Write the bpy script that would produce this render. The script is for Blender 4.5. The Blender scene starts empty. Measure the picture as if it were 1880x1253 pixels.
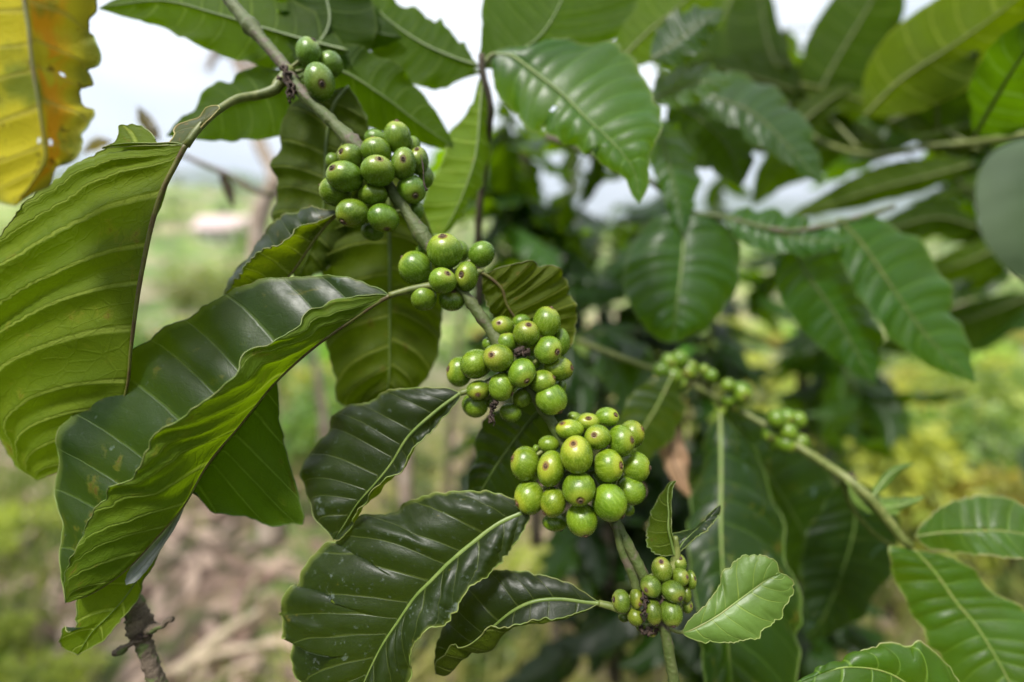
import bpy, math, random
import numpy as np
from mathutils import Vector, Matrix, Quaternion
R = math.radians
random.seed(7); rng = np.random.default_rng(7)
SC = bpy.context.scene
COL = SC.collection

# ------------------------------------------------------------------ camera
LENS, PITCH, FOCUS, FSTOP = 16.0, 13.5, 0.1985, 2.15
CAMZ = 1.4
FPX = 1880 * LENS / 36.0
cd = bpy.data.cameras.new('camera'); cam = bpy.data.objects.new('camera', cd); COL.objects.link(cam)
cam.location = (0, 0, CAMZ); cam.rotation_euler = (R(90 - PITCH), 0, 0)
cd.lens = LENS; cd.sensor_width = 36; cd.clip_start = 0.01; cd.clip_end = 20000
cd.dof.use_dof = True; cd.dof.focus_distance = FOCUS; cd.dof.aperture_fstop = FSTOP
SC.camera = cam
CF = np.array([0, math.cos(R(PITCH)), -math.sin(R(PITCH))])
CR = np.array([1.0, 0, 0]); CU = np.array([0, math.sin(R(PITCH)), math.cos(R(PITCH))])
def P(x, y, d):
    return np.array([0, 0, CAMZ]) + CF * d + CR * ((x - 940) / FPX * d) + CU * ((626.5 - y) / FPX * d)
def PX(d): return d / FPX           # metres per photo pixel at depth d

# ------------------------------------------------------------------ sky and sun
SUN_EL, SUN_AZ = 62, 212             # azimuth clockwise from +Y
W = bpy.data.worlds.new('World'); SC.world = W; W.use_nodes = True
nt = W.node_tree; nt.nodes.clear()
def wn(t, **k):
    n = nt.nodes.new(t)
    for a, b in k.items(): setattr(n, a, b)
    return n
sky = wn('ShaderNodeTexSky', sky_type='NISHITA', sun_disc=False, sun_elevation=R(SUN_EL), sun_rotation=R(SUN_AZ), air_density=1.0, dust_density=1.5)
tc = wn('ShaderNodeTexCoord'); nz = wn('ShaderNodeTexNoise'); nz.inputs['Scale'].default_value = 2.2; nz.inputs['Detail'].default_value = 5
mp = wn('ShaderNodeMapping'); mp.inputs['Scale'].default_value = (1, 1, 3.2)
nt.links.new(tc.outputs['Generated'], mp.inputs[0]); nt.links.new(mp.outputs[0], nz.inputs['Vector'])
mr = wn('ShaderNodeMapRange'); mr.inputs['From Min'].default_value = 0.30; mr.inputs['From Max'].default_value = 0.56; mr.inputs['To Min'].default_value = 0.35
nt.links.new(nz.outputs['Fac'], mr.inputs['Value'])
mx = wn('ShaderNodeMix', data_type='RGBA'); nt.links.new(mr.outputs[0], mx.inputs['Factor'])
nt.links.new(sky.outputs[0], mx.inputs['A']); mx.inputs['B'].default_value = (9.6, 9.8, 10.2, 1)
bg = wn('ShaderNodeBackground'); bg.inputs['Strength'].default_value = 0.115
wo = wn('ShaderNodeOutputWorld'); nt.links.new(mx.outputs['Result'], bg.inputs[0]); nt.links.new(bg.outputs[0], wo.inputs[0])
sl = bpy.data.lights.new('sun', 'SUN'); sl.energy = 4.7; sl.angle = R(10); sl.color = (1, .96, .9)
so = bpy.data.objects.new('sun', sl); COL.objects.link(so)
sd = Vector((math.sin(R(SUN_AZ)) * math.cos(R(SUN_EL)), math.cos(R(SUN_AZ)) * math.cos(R(SUN_EL)), math.sin(R(SUN_EL))))
so.rotation_euler = sd.to_track_quat('Z', 'Y').to_euler()
SC.view_settings.view_transform = 'Standard'; SC.view_settings.look = 'None'
SC.view_settings.exposure = 0.66; SC.view_settings.gamma = 1
SC.render.engine = 'CYCLES'
SC.cycles.max_bounces = 7; SC.cycles.volume_bounces = 0; SC.cycles.transparent_max_bounces = 8

# ------------------------------------------------------------------ node helper
class N:
    def __init__(s, name):
        s.m = bpy.data.materials.new(name); s.m.use_nodes = True
        s.t = s.m.node_tree; s.t.nodes.clear()
        s.out = s.t.nodes.new('ShaderNodeOutputMaterial')
    def n(s, t, **k):
        q = s.t.nodes.new(t)
        for a, b in k.items(): setattr(q, a, b)
        return q
    def _in(s, sock, v):
        if isinstance(v, bpy.types.NodeSocket): s.t.links.new(v, sock)
        elif isinstance(v, tuple) and len(v) == 3 and sock.type == 'RGBA': sock.default_value = (*v, 1)
        else: sock.default_value = v
    def math(s, op, a, b=0.5, c=None):
        q = s.n('ShaderNodeMath', operation=op); s._in(q.inputs[0], a); s._in(q.inputs[1], b)
        if c is not None: s._in(q.inputs[2], c)
        return q.outputs[0]
    def mix(s, f, a, b, bt='MIX'):
        q = s.n('ShaderNodeMix', data_type='RGBA', blend_type=bt)
        s._in(q.inputs['Factor'], f); s._in(q.inputs['A'], a); s._in(q.inputs['B'], b); return q.outputs['Result']
    def rng(s, v, a, b, c=0.0, d=1.0, smooth=False):
        q = s.n('ShaderNodeMapRange'); q.interpolation_type = 'SMOOTHSTEP' if smooth else 'LINEAR'
        s._in(q.inputs['Value'], v)
        for k, x in zip(('From Min', 'From Max', 'To Min', 'To Max'), (a, b, c, d)): s._in(q.inputs[k], x)
        return q.outputs[0]
    def noise(s, vec, scale, detail=3, rough=.5, dist=0.0):
        q = s.n('ShaderNodeTexNoise'); s._in(q.inputs['Vector'], vec)
        q.inputs['Scale'].default_value = scale; q.inputs['Detail'].default_value = detail
        q.inputs['Roughness'].default_value = rough; q.inputs['Distortion'].default_value = dist
        return q.outputs['Fac']
    def obj(s): return s.n('ShaderNodeTexCoord').outputs['Object']
    def comb(s, x, y, z):
        q = s.n('ShaderNodeCombineXYZ'); s._in(q.inputs[0], x); s._in(q.inputs[1], y); s._in(q.inputs[2], z); return q.outputs[0]
    def attr(s, name):
        q = s.n('ShaderNodeAttribute', attribute_name=name); return q
    def pbsdf(s, col, rough, bump=None, **k):
        q = s.n('ShaderNodeBsdfPrincipled'); s._in(q.inputs['Base Color'], col); s._in(q.inputs['Roughness'], rough)
        for a, b in k.items(): s._in(q.inputs[a.replace('_', ' ')], b)
        if bump is not None: s.t.links.new(bump, q.inputs['Normal'])
        return q.outputs[0]
    def bump(s, h, strength, dist):
        q = s.n('ShaderNodeBump'); s._in(q.inputs['Height'], h); q.inputs['Strength'].default_value = strength
        q.inputs['Distance'].default_value = dist; return q.outputs[0]
    def surf(s, sh): s.t.links.new(sh, s.out.inputs[0]); return s.m

def leaf_mat(name, top, under, trans, tmix=.4, rough_top=.36, yellow=0, spots=.0, dust=0.0, vstr=.75, coat=.16):
    n = N(name)
    a = n.attr('leafc'); sep = n.n('ShaderNodeSeparateXYZ'); n.t.links.new(a.outputs['Vector'], sep.inputs[0])
    v, phi, u = sep.outputs
    av = n.math('ABSOLUTE', v)
    oi = n.n('ShaderNodeObjectInfo')
    geo = n.n('ShaderNodeNewGeometry')
    o = n.obj()
    wob = n.noise(o, 160, 2)
    ph = n.math('ADD', phi, n.math('MULTIPLY', n.math('SUBTRACT', wob, .5), .035))
    tri = n.math('PINGPONG', ph, .5)
    wd = n.math('ADD', n.math('MULTIPLY_ADD', av, -.045, .070), n.math('MULTIPLY', geo.outputs['Backfacing'], .022))
    vein = n.rng(n.math('DIVIDE', tri, wd), .25, 1.0, 1, 0, True)
    # fine net of small veins between the side veins
    vo = n.n('ShaderNodeTexVoronoi', feature='DISTANCE_TO_EDGE'); vo.inputs['Scale'].default_value = 1
    n._in(vo.inputs['Vector'], n.comb(n.math('MULTIPLY', v, 9), n.math('MULTIPLY', ph, 3.2), 0))
    net = n.rng(vo.outputs['Distance'], .0, .09, 1, 0, True)
    vo2 = n.n('ShaderNodeTexVoronoi', feature='DISTANCE_TO_EDGE'); vo2.inputs['Scale'].default_value = 420
    n._in(vo2.inputs['Vector'], o)
    net2 = n.rng(vo2.outputs['Distance'], .0, .12, 1, 0)
    big = n.noise(o, 38, 4, .6); mid_ = n.noise(o, 160, 4, .6); fine = n.noise(o, 1400, 3, .6)
    edge = n.rng(av, .93, 1.0, 0, 1)
    tint = n.rng(big, .35, .7, .0, 1.0, True)
    tc = n.mix(tint, tuple(c * .78 for c in top), tuple(c * 1.25 for c in top))
    tc = n.mix(n.math('MULTIPLY', vein, vstr), tc, (top[0] * 3 + .02, top[1] * 2.2 + .03, top[2] * 1.6 + .01))
    tc = n.mix(n.math('MULTIPLY', net, .05), tc, (top[0] * 2, top[1] * 1.7, top[2] * 1.5))
    uc = n.mix(tint, tuple(c * .82 for c in under), (under[0] * 1.25, under[1] * 1.15, under[2]))
    uc = n.mix(n.math('MULTIPLY', n.rng(tri, .06, .26, 1, 0, True), .30), uc, tuple(c * .5 for c in under)) if net is not None else uc  # shading beside the side veins painted into the underside colour
    uc = n.mix(n.math('MULTIPLY', vein, .85), uc, (under[0] * 2.1 + .04, under[1] * 1.8 + .04, under[2] * 2.5 + .03))
    uc = n.mix(n.math('MULTIPLY', net, .22), uc, tuple(c * .62 for c in under))
    uc = n.mix(n.math('MULTIPLY', net2, .18), uc, tuple(c * .7 for c in under))
    col = n.mix(geo.outputs['Backfacing'], tc, uc)
    col = n.mix(n.math('MULTIPLY', edge, .55), col, (.22, .28, .05))
    if spots > 0:
        s1 = n.noise(n.comb(n.math('MULTIPLY', v, 2.2), n.math('MULTIPLY', u, 6.0), n.math('MULTIPLY', oi.outputs['Random'], 40)), 2.1, 5, .65)
        sm = n.rng(s1, 1 - spots, 1 - spots + .035, 0, 1, True)
        halo = n.rng(s1, 1 - spots - .06, 1 - spots + .02, 0, 1, True)
        col = n.mix(n.math('MULTIPLY', halo, .35), col, (.30, .24, .03))
        col = n.mix(n.math('MULTIPLY', sm, .75), col, (.10, .035, .012))
    if dust > 0:
        d1 = n.math('MAXIMUM', n.rng(n.noise(o, 62, 5, .6), 1.10 - dust, 1.14 - dust, 0, 1, True), n.math('MULTIPLY', n.rng(n.noise(o, 320, 5, .7), 1.07 - dust, 1.16 - dust, 0, 1, True), .6))
        dd = n.math('MULTIPLY', d1, n.math('SUBTRACT', 1.0, geo.outputs['Backfacing']))
        col = n.mix(n.math('MULTIPLY', dd, .32), col, (.30, .36, .33))
    col = n.mix(1.0, col, oi.outputs['Color'], 'MULTIPLY')
    tr = n.mix(n.math('MULTIPLY', vein, .55), trans, (trans[0] * 1.7, trans[1] * 1.35, trans[2] + .06))
    tr = n.mix(tint, tr, tuple(c * .7 for c in trans))
    if yellow:
        yb = n.noise(n.comb(n.math('MULTIPLY', v, 1.6), n.math('MULTIPLY', u, 3.5), 3.1), 1.6, 3)
        side_ = n.math('MULTIPLY', n.rng(v, -.02, -.08, 0, 1), n.rng(v, -.65, -.30, 0, 1)) if yellow < 0 else n.math('MULTIPLY', n.rng(v, .02, .08, 0, 1), n.rng(v, .70, .35, 0, 1))
        yo = n.math('MULTIPLY', side_, n.rng(yb, .36, .50, 0, 1, True))
        gy = n.rng(n.noise(n.comb(n.math('MULTIPLY', v, 1.3), n.math('MULTIPLY', u, 3.0), 8.3), 1.5, 3), .50, .70, 0, 1, True)
        bl = n.rng(n.noise(o, 190, 4, .6), .62, .66, 0, 1, True)
        col = n.mix(yo, (.48, .42, .016), (.62, .28, .008))
        col = n.mix(gy, col, (.16, .20, .015))
        col = n.mix(n.math('MULTIPLY', vein, .6), col, (.34, .30, .05))
        col = n.mix(n.math('MULTIPLY', bl, .75), col, (.07, .035, .01))
        col = n.mix(n.rng(av, .55, .95, 0, .6, True), col, (.13, .15, .015))
        tr = n.mix(.15, col, (.9, .7, .05))
    tr = n.mix(1.0, tr, oi.outputs['Color'], 'MULTIPLY')
    rough = n.mix(geo.outputs['Backfacing'], n.comb(rough_top, rough_top, rough_top), (.62, .62, .62))
    r2 = n.math('ADD', n.math('MULTIPLY', rough, 1.0), n.math('MULTIPLY', n.math('SUBTRACT', mid_, .5), .35))
    vb = n.math('MULTIPLY', vein, n.math('MULTIPLY_ADD', geo.outputs['Backfacing'], 1.9, -.6))
    h = n.math('ADD', n.math('MULTIPLY', net, n.math('MULTIPLY_ADD', geo.outputs['Backfacing'], -.32, -.06)), n.math('MULTIPLY', fine, .15))
    h = n.math('ADD', h, n.math('MULTIPLY', mid_, .55)); h = n.math('ADD', h, vb); h = n.math('ADD', h, n.math('MULTIPLY', net2, n.math('MULTIPLY_ADD', geo.outputs['Backfacing'], -.12, -.03)))
    bm = n.bump(h, .55, .0006)
    p = n.pbsdf(col, r2, bm, IOR=1.45, Coat_Roughness=.30, Coat_Weight=n.math('MULTIPLY_ADD', geo.outputs['Backfacing'], -coat, coat), Specular_IOR_Level=n.math('MULTIPLY_ADD', geo.outputs['Backfacing'], -.32, .5))
    t = n.n('ShaderNodeBsdfTranslucent'); n._in(t.inputs[0], tr); n.t.links.new(bm, t.inputs['Normal'])
    ms = n.n('ShaderNodeMixShader'); ms.inputs[0].default_value = tmix
    n.t.links.new(p, ms.inputs[1]); n.t.links.new(t.outputs[0], ms.inputs[2])
    return n.surf(ms.outputs[0])

M = {}
M['leaf'] = leaf_mat('leaf_mature', (.014, .033, .005), (.108, .166, .009), (.30, .45, .003), .38, .44, spots=.345, dust=.45)
M['leaf_dark'] = leaf_mat('leaf_old_dark', (.014, .026, .005), (.08, .12, .008), (.22, .32, .003), .30, .44, spots=.28, dust=.475, coat=.06)
M['leaf_young'] = leaf_mat('leaf_young', (.13, .22, .04), (.16, .24, .05), (.26, .42, .03), .35, .42, vstr=.30)
M['leaf_green'] = leaf_mat('leaf_fresh', (.028, .090, .006), (.050, .095, .005), (.36, .58, .002), .48, .42)
M['leaf_yellow'] = leaf_mat('leaf_yellowing', (.3, .3, .02), (.3, .3, .02), (.6, .5, .02), .45, .5, yellow=1)

def simple(name, c1, c2, scale, rough=.7, bump=.3, bd=.0005, c3=None, s3=60, **k):
    n = N(name); o = n.obj()
    f = n.rng(n.noise(o, scale, 5, .6), .38, .62, 0, 1, True)
    col = n.mix(f, c1, c2)
    if c3:
        col = n.mix(n.rng(n.noise(o, s3, 4, .6), .52, .60, 0, 1, True), col, c3)
    oi = n.n('ShaderNodeObjectInfo'); col = n.mix(1.0, col, oi.outputs['Color'], 'MULTIPLY')
    b = n.bump(n.noise(o, scale * 4, 4, .65), bump, bd)
    return n.surf(n.pbsdf(col, rough, b, **k))
M['stem'] = simple('stem_bark', (.065, .095, .018), (.090, .110, .032), 160, .55, .9, .0008, (.12, .095, .065), 60)
M['petiole'] = simple('petiole', (.10, .13, .025), (.17, .19, .05), 200, .5, .4, .0004)
M['midrib_top'] = simple('midrib_green', (.11, .17, .03), (.16, .22, .05), 120, .45, .3, .0003)
M['midrib_brown'] = simple('midrib_brown', (.13, .14, .025), (.10, .065, .025), 100, .5, .4, .0003)
M['rim'] = simple('leaf_margin', (.16, .23, .04), (.20, .22, .06), 150, .5, .2, .0002)
M['greyleaf'] = simple('grey_green_leaf', (.024, .050, .014), (.036, .066, .020), 30, .75, .2, .0004)
M['sheen'] = simple('painted_edge_sheen', (.24, .27, .25), (.34, .36, .34), 90, .45, .3, .0004)  # grey-white gloss of the rolled leaf edge, put into the base colour
M['dead'] = simple('dried_brown', (.035, .022, .015), (.075, .045, .030), 400, .75, .8, .001)
M['twig'] = simple('twig_bark', (.085, .062, .040), (.16, .12, .085), 180, .75, 1.0, .0012, (.10, .13, .035), 110)
M['bark'] = simple('pale_bark', (.27, .20, .15), (.38, .31, .25), 30, .85, .6, .004)
M['darkbark'] = simple('dark_bark', (.05, .04, .025), (.10, .08, .05), 40, .85, .6, .004)
M['straw'] = simple('straw', (.42, .33, .22), (.58, .48, .34), 40, .8, .4, .001)

def cherry_mat():
    n = N('cherry_skin'); a = n.attr('rest'); o = a.outputs['Vector']
    sep = n.n('ShaderNodeSeparateXYZ'); n.t.links.new(o, sep.inputs[0])
    oi = n.n('ShaderNodeObjectInfo')
    rr = n.math('MULTIPLY', oi.outputs['Random'], 30)
    k = n.n('ShaderNodeVectorMath', operation='ADD'); n.t.links.new(o, k.inputs[0]); n._in(k.inputs[1], n.comb(rr, rr, rr))
    st = n.n('ShaderNodeMapping'); st.inputs['Scale'].default_value = (9, 9, .9); n.t.links.new(k.outputs[0], st.inputs[0])
    streak = n.rng(n.noise(st.outputs[0], 1.0, 4, .55, .15), .42, .75, 0, 1, True)
    big = n.rng(n.noise(k.outputs[0], .8, 2), .35, .65, 0, 1, True)
    col = n.mix(big, (.075, .138, .006), (.130, .205, .009))
    col = n.mix(n.math('MULTIPLY', streak, .55), col, (.24, .34, .05))
    tip = n.rng(sep.outputs[2], .60, .95, 0, 1, True)
    col = n.mix(n.math('MULTIPLY', tip, .55), col, (.32, .36, .04))
    fl = n.noise(k.outputs[0], 9, 3, .6)
    col = n.mix(n.rng(fl, .68, .73, 0, .55, True), col, (.16, .12, .03))
    ring = n.rng(sep.outputs[2], .958, .975, 0, 1, True)
    col = n.mix(n.math('MULTIPLY', ring, .8), col, (.17, .10, .03))
    col = n.mix(1.0, col, oi.outputs['Color'], 'MULTIPLY')
    h = n.math('ADD', n.noise(k.outputs[0], 22, 3, .6), n.math('MULTIPLY', n.noise(k.outputs[0], 4, 2), 1.2))
    p = n.pbsdf(col, n.rng(fl, .3, .7, .20, .32), n.bump(h, .20, .0004), IOR=1.5, Subsurface_Weight=.18, Subsurface_Scale=.003)
    for nd in n.t.nodes:
        if nd.type == 'BSDF_PRINCIPLED': nd.inputs['Subsurface Radius'].default_value = (.6, 1.0, .25)
    return n.surf(p)
M['cherry'] = cherry_mat()
M['calyx'] = simple('cherry_disc', (.055, .032, .018), (.14, .085, .045), 900, .8, .8, .0005)

def far_mat(name, c1, c2, tr, tmix=.35, rough=.4):
    n = N(name); a = n.attr('rnd'); oi = n.n('ShaderNodeObjectInfo')
    col = n.mix(a.outputs['Fac'], c1, c2)
    col = n.mix(1.0, col, oi.outputs['Color'], 'MULTIPLY')
    p = n.pbsdf(col, rough)
    t = n.n('ShaderNodeBsdfTranslucent'); n._in(t.inputs[0], n.mix(1.0, n.mix(a.outputs['Fac'], tr, tuple(min(1, c * 1.4) for c in tr)), oi.outputs['Color'], 'MULTIPLY'))
    ms = n.n('ShaderNodeMixShader'); ms.inputs[0].default_value = tmix
    n.t.links.new(p, ms.inputs[1]); n.t.links.new(t.outputs[0], ms.inputs[2])
    return n.surf(ms.outputs[0])
M['fol'] = far_mat('shrub_leaves', (.03, .07, .012), (.24, .30, .06), (.22, .36, .03), .3, .4)
M['foly'] = far_mat('yellow_green_leaves', (.14, .19, .02), (.50, .50, .08), (.5, .55, .06), .3, .5)
M['grass'] = far_mat('grass_blades', (.09, .16, .02), (.52, .46, .16), (.3, .36, .06), .25, .6)
M['litter'] = far_mat('leaf_litter', (.14, .085, .06), (.50, .37, .28), (.2, .12, .06), .1, .8)

# ------------------------------------------------------------------ geometry helpers
def link(name, me, mats, parent=None, loc=None):
    o = bpy.data.objects.new(name, me); COL.objects.link(o)
    for m in (mats if isinstance(mats, (list, tuple)) else [mats]): me.materials.append(m)
    return o
def world_of(p): return Matrix.Translation(p.location)   # everything is placed in world space
def thing(name, label, cat, loc=(0, 0, 0), group=None):
    o = bpy.data.objects.new(name, None); COL.objects.link(o); o.location = tuple(loc); o.empty_display_size = .02
    o['label'] = label; o['category'] = cat
    if group: o['group'] = group
    return o
def tag(o, label, cat, group=None):
    o['label'] = label; o['category'] = cat
    if group: o['group'] = group
    return o
def mesh(name, vs, fs, smooth=True, midx=None):
    me = bpy.data.meshes.new(name); me.from_pydata([tuple(map(float, v)) for v in vs], [], fs)
    if smooth: me.polygons.foreach_set('use_smooth', [True] * len(me.polygons))
    if midx is not None: me.polygons.foreach_set('material_index', midx)
    me.update(); return me
def obj(name, vs, fs, mat, parent=None, smooth=True, midx=None, origin=None):
    vs = np.asarray(vs, float)
    if origin is None: origin = vs.mean(axis=0)
    o = link(name, mesh(name, vs - origin, fs, smooth, midx), mat, None)
    o.location = tuple(origin)
    if parent is not None:
        o.parent = parent; o.matrix_parent_inverse = world_of(parent).inverted()
    return o
def crom(pts, n):
    """centripetal Catmull-Rom through pts, resampled evenly to n"""
    p = np.asarray(pts, float)
    if len(p) == 2: return p[0] + (p[1] - p[0]) * np.linspace(0, 1, n)[:, None]
    q = np.vstack([2 * p[0] - p[1], p, 2 * p[-1] - p[-2]]); out = []
    for i in range(1, len(q) - 2):
        a, b, c, d = q[i - 1:i + 3]
        for t in np.linspace(0, 1, 14, endpoint=False):
            out.append(.5 * ((2 * b) + (c - a) * t + (2 * a - 5 * b + 4 * c - d) * t * t + (3 * b - a - 3 * c + d) * t ** 3))
    out.append(p[-1]); out = np.array(out)
    s = np.r_[0, np.cumsum(np.linalg.norm(np.diff(out, axis=0), axis=1))]
    t = np.linspace(0, s[-1], n)
    return np.stack([np.interp(t, s, out[:, k]) for k in range(3)], 1)
def tube_geo(path, radii, sides=10, bumps=0, cap=True, base=0, seed=0, flat=1.0):
    p = np.asarray(path, float); n = len(p); r = np.interp(np.linspace(0, 1, n), np.linspace(0, 1, len(radii)), radii)
    rg = np.random.default_rng(seed); t = np.gradient(p, axis=0); t /= np.linalg.norm(t, axis=1)[:, None] + 1e-12
    up = np.array([0, 0, 1.0]) if abs(t[0][2]) < .9 else np.array([1.0, 0, 0])
    x = np.cross(t[0], up); x /= np.linalg.norm(x); vs = []; fs = []
    ang = np.linspace(0, 2 * math.pi, sides, endpoint=False)
    for i in range(n):
        x = x - t[i] * np.dot(x, t[i]); x /= np.linalg.norm(x) + 1e-12; y = np.cross(t[i], x)
        rr = r[i] * (1 + bumps * rg.normal(0, 1, sides) * .5 + bumps * rg.normal() * .5)
        for k in range(sides): vs.append(p[i] + (x * math.cos(ang[k]) + y * flat * math.sin(ang[k])) * (rr[k] if bumps else r[i]))
    for i in range(n - 1):
        for k in range(sides):
            a = base + i * sides + k; b = base + i * sides + (k + 1) % sides
            fs.append((a, b, b + sides, a + sides))
    if cap:
        fs.append(tuple(base + k for k in reversed(range(sides)))); fs.append(tuple(base + (n - 1) * sides + k for k in range(sides)))
    return vs, fs
def tube(name, path, radii, mat, parent=None, sides=10, bumps=0, seed=0):
    v, f = tube_geo(path, radii, sides, bumps, seed=seed); return obj(name, v, f, mat, parent)
class Geo:
    def __init__(s): s.v = []; s.f = []; s.m = []
    def add(s, vf, mi=0, raw=False):
        v, f = vf; b = len(s.v); s.v += list(v); s.f += [tuple(i + b for i in q) for q in f]; s.m += [mi] * len(f)
    def obj(s, name, mat, parent=None): return obj(name, s.v, s.f, mat, parent, True, s.m)
def blob_geo(c, r, sc=(1, 1, 1), seed=0, rough=.3, n=8):
    rg = np.random.default_rng(seed); vs = []; fs = []
    for i in range(n + 1):
        th = math.pi * i / n
        for k in range(n):
            a = 2 * math.pi * k / n; rr = r * (1 + rough * rg.normal() * .5)
            vs.append(np.array(c) + np.array([math.sin(th) * math.cos(a) * sc[0], math.sin(th) * math.sin(a) * sc[1], math.cos(th) * sc[2]]) * rr)
    for i in range(n):
        for k in range(n):
            fs.append((i * n + k, (i + 1) * n + k, (i + 1) * n + (k + 1) % n, i * n + (k + 1) % n))
    return vs, fs

def rail(pts, ds, n):
    """pts photo pixels, ds depths spread evenly along the rail"""
    pts = np.asarray(pts, float); s = np.r_[0, np.cumsum(np.hypot(*np.diff(pts, axis=0).T))]; s /= s[-1]
    d = np.interp(s, np.linspace(0, 1, len(ds)), ds)
    return crom([P(x, y, z) for (x, y), z in zip(pts, d)], n)

def leaf(parent, mid, L, Rr, dm, dl, dr, mat='leaf', nv=11, delta=.10, amp=.0012, wave=.0015, arch=(0, 0), NU=110, NV=22,
         under=False, color=(1, 1, 1), rib='midrib_top', ribr=.0011, rim=True, jag=.0006, seed=0, holes=(), skipL=False, skipR=False,
         petiole=None, name='leaf', label=None, ribside=0):
    """mid, L, Rr: photo-pixel rails base->tip; L / Rr lie left / right of the travel direction. A rail may be a list of rails going outwards."""
    rg = np.random.default_rng(seed + 11)
    m3 = rail(mid, dm, NU)
    def side(rs, ds):
        if isinstance(rs[0][0], (int, float)): rs = [rs]; ds = [ds]
        out = []
        for r_, d_ in zip(rs, ds):
            r_ = [mid[0]] + list(r_) + [mid[-1]]; out.append(rail(r_, [dm[0]] + list(d_) + [dm[-1]], NU))
        return out
    sl_, sr_ = side(L, dl), side(Rr, dr)
    if under: sl_, sr_ = sr_, sl_; arch = (arch[1], arch[0])
    us = np.linspace(0, 1, NU)
    G = np.zeros((NU, 2 * NV + 1, 3)); V = np.zeros((NU, 2 * NV + 1)); PH = np.zeros((NU, 2 * NV + 1))
    G[:, NV] = m3
    for sgn, rs, off, ar in ((-1, sl_, 0.0, arch[0]), (1, sr_, .37, arch[1])):
        chain = [m3] + rs
        # small teeth and wear on the margin
        outd = chain[-1] - chain[0]; ln = np.linalg.norm(outd, axis=1)[:, None] + 1e-9
        nn = rg.normal(0, 1, NU); nn = np.convolve(nn, [.25, .5, .25], 'same')
        chain = chain[:-1] + [chain[-1] + outd / ln * (jag * nn[:, None]) * np.clip(ln / .01, 0, 1)]
        for j in range(1, NV + 1):
            t = j / NV
            if len(chain) == 2: q = chain[0] * (1 - t) + chain[1] * t
            else:
                x = t * (len(chain) - 1); k = min(int(x), len(chain) - 2); f = x - k
                b, c = chain[k], chain[k + 1]
                a = chain[k - 1] if k > 0 else 2 * b - c
                d = chain[k + 2] if k + 2 < len(chain) else 2 * c - b
                q = .5 * (2 * b + (c - a) * f + (2 * a - 5 * b + 4 * c - d) * f * f + (3 * b - a - 3 * c + d) * f ** 3)
            G[:, NV + sgn * j] = q; V[:, NV + sgn * j] = sgn * t
            PH[:, NV + sgn * j] = nv * (us - (delta if np.isscalar(delta) else delta[0 if sgn < 0 else 1]) * (.5 * t + .5 * t ** 2.4)) * (1 + .12 * (us - .5)) + off * 0 + 20
        PH[:, NV] = nv * us * (1 + .12 * (us - .5)) + 20
    PH = PH + .16 * np.sin(PH * 1.9 + seed) + (V > 0) * .23
    hsh = lambda k: np.modf(np.abs(np.sin(np.floor(PH + (V > 0) * 50) * 12.9898 + seed + k) * 43758.5))[0]
    du = np.gradient(G, axis=0); dv = np.gradient(G, axis=1); nrm = np.cross(dv, du)
    nrm /= np.linalg.norm(nrm, axis=2)[:, :, None] + 1e-12
    av = np.abs(V); fade = np.minimum(1, us * 7)[:, None] * np.minimum(1, (1 - us) * 7)[:, None]
    width = np.linalg.norm(G[:, [0]] - G[:, [NV]], axis=2); wf = np.clip(np.maximum(width, np.linalg.norm(G[:, [-1]] - G[:, [NV]], axis=2)) / .02, .1, 1)
    ph = PH + .10 * np.sin(PH * 1.7 + seed) + .06 * np.sin(V * 9 + seed)
    h = amp * (.55 + .9 * hsh(0)) * (np.sqrt(np.sin(math.pi * PH) ** 2 + .03) - .173) * (1 - np.exp(-av * 5)) * (1 - .55 * av ** 3) * fade * wf
    h += wave * (np.sin(math.pi * ph * .8 + seed * 1.3 + (V > 0) * 1.9) + .6 * np.sin(ph * 1.1 + seed) + .4 * np.sin(ph * 5.3 + seed)) * av ** 2.5 * fade * wf
    h += np.where(V < 0, arch[0], arch[1]) * np.sin(math.pi * av) * fade * wf
    h -= .0006 * np.exp(-(av * 12) ** 2)
    pk = np.sin(PH * 5.1 + 3 * V + seed) * np.sin(V * 11 + PH * 1.3) + .7 * np.sin(PH * 8.3 - V * 7) * np.sin(V * 17 + seed) + .5 * np.sin(PH * 13 + V * 23)
    h += amp * .035 * pk * fade * wf * (1 - np.exp(-av * 5))
    G = G + nrm * h[:, :, None]
    W_ = 2 * NV + 1; vs = G.reshape(-1, 3); fs = []
    for i in range(NU - 1):
        for j in range(W_ - 1):
            if skipL and j < NV: continue
            if skipR and j >= NV: continue
            if any(((us[i] - a) / ru) ** 2 + ((V[i, j] - b) / rv) ** 2 < 1 for a, b, ru, rv in holes): continue
            a = i * W_ + j; fs.append((a, a + 1, a + 1 + W_, a + W_))
    g = Geo(); g.add((list(vs), fs), 0)
    att = np.stack([V, PH, np.repeat(us[:, None], W_, 1)], 2).reshape(-1, 3)
    if rim:
        for j in (0, W_ - 1):
            if (skipL and j == 0) or (skipR and j): continue
            g.add(tube_geo(G[::1, j], [.00022, .0003, .00022], 5), 1)
    o = g.obj(name, [M[mat], M['rim']], parent)
    at = o.data.attributes.new('leafc', 'FLOAT_VECTOR', 'POINT')
    full = np.zeros((len(o.data.vertices), 3)); full[:len(att)] = att; at.data.foreach_set('vector', full.ravel())
    o.color = (*color, 1)
    if label: o['label'] = label
    cen = G[:, NV] + nrm[:, NV] * (.0003 * ribside)
    cut = int(NU * .97)
    r_ = tube('midrib', cen[:cut], [ribr, ribr * .8, ribr * .5, ribr * .2], M[rib], o, 8); r_.color = (*[min(1, c * .5 + .5) for c in color], 1)
    if petiole is not None:
        pp, dd, rr = petiole
        tube('petiole', rail(list(pp) + [mid[0]], dd, 20), rr, M['petiole'], o, 10, .04)
    return o

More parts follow.
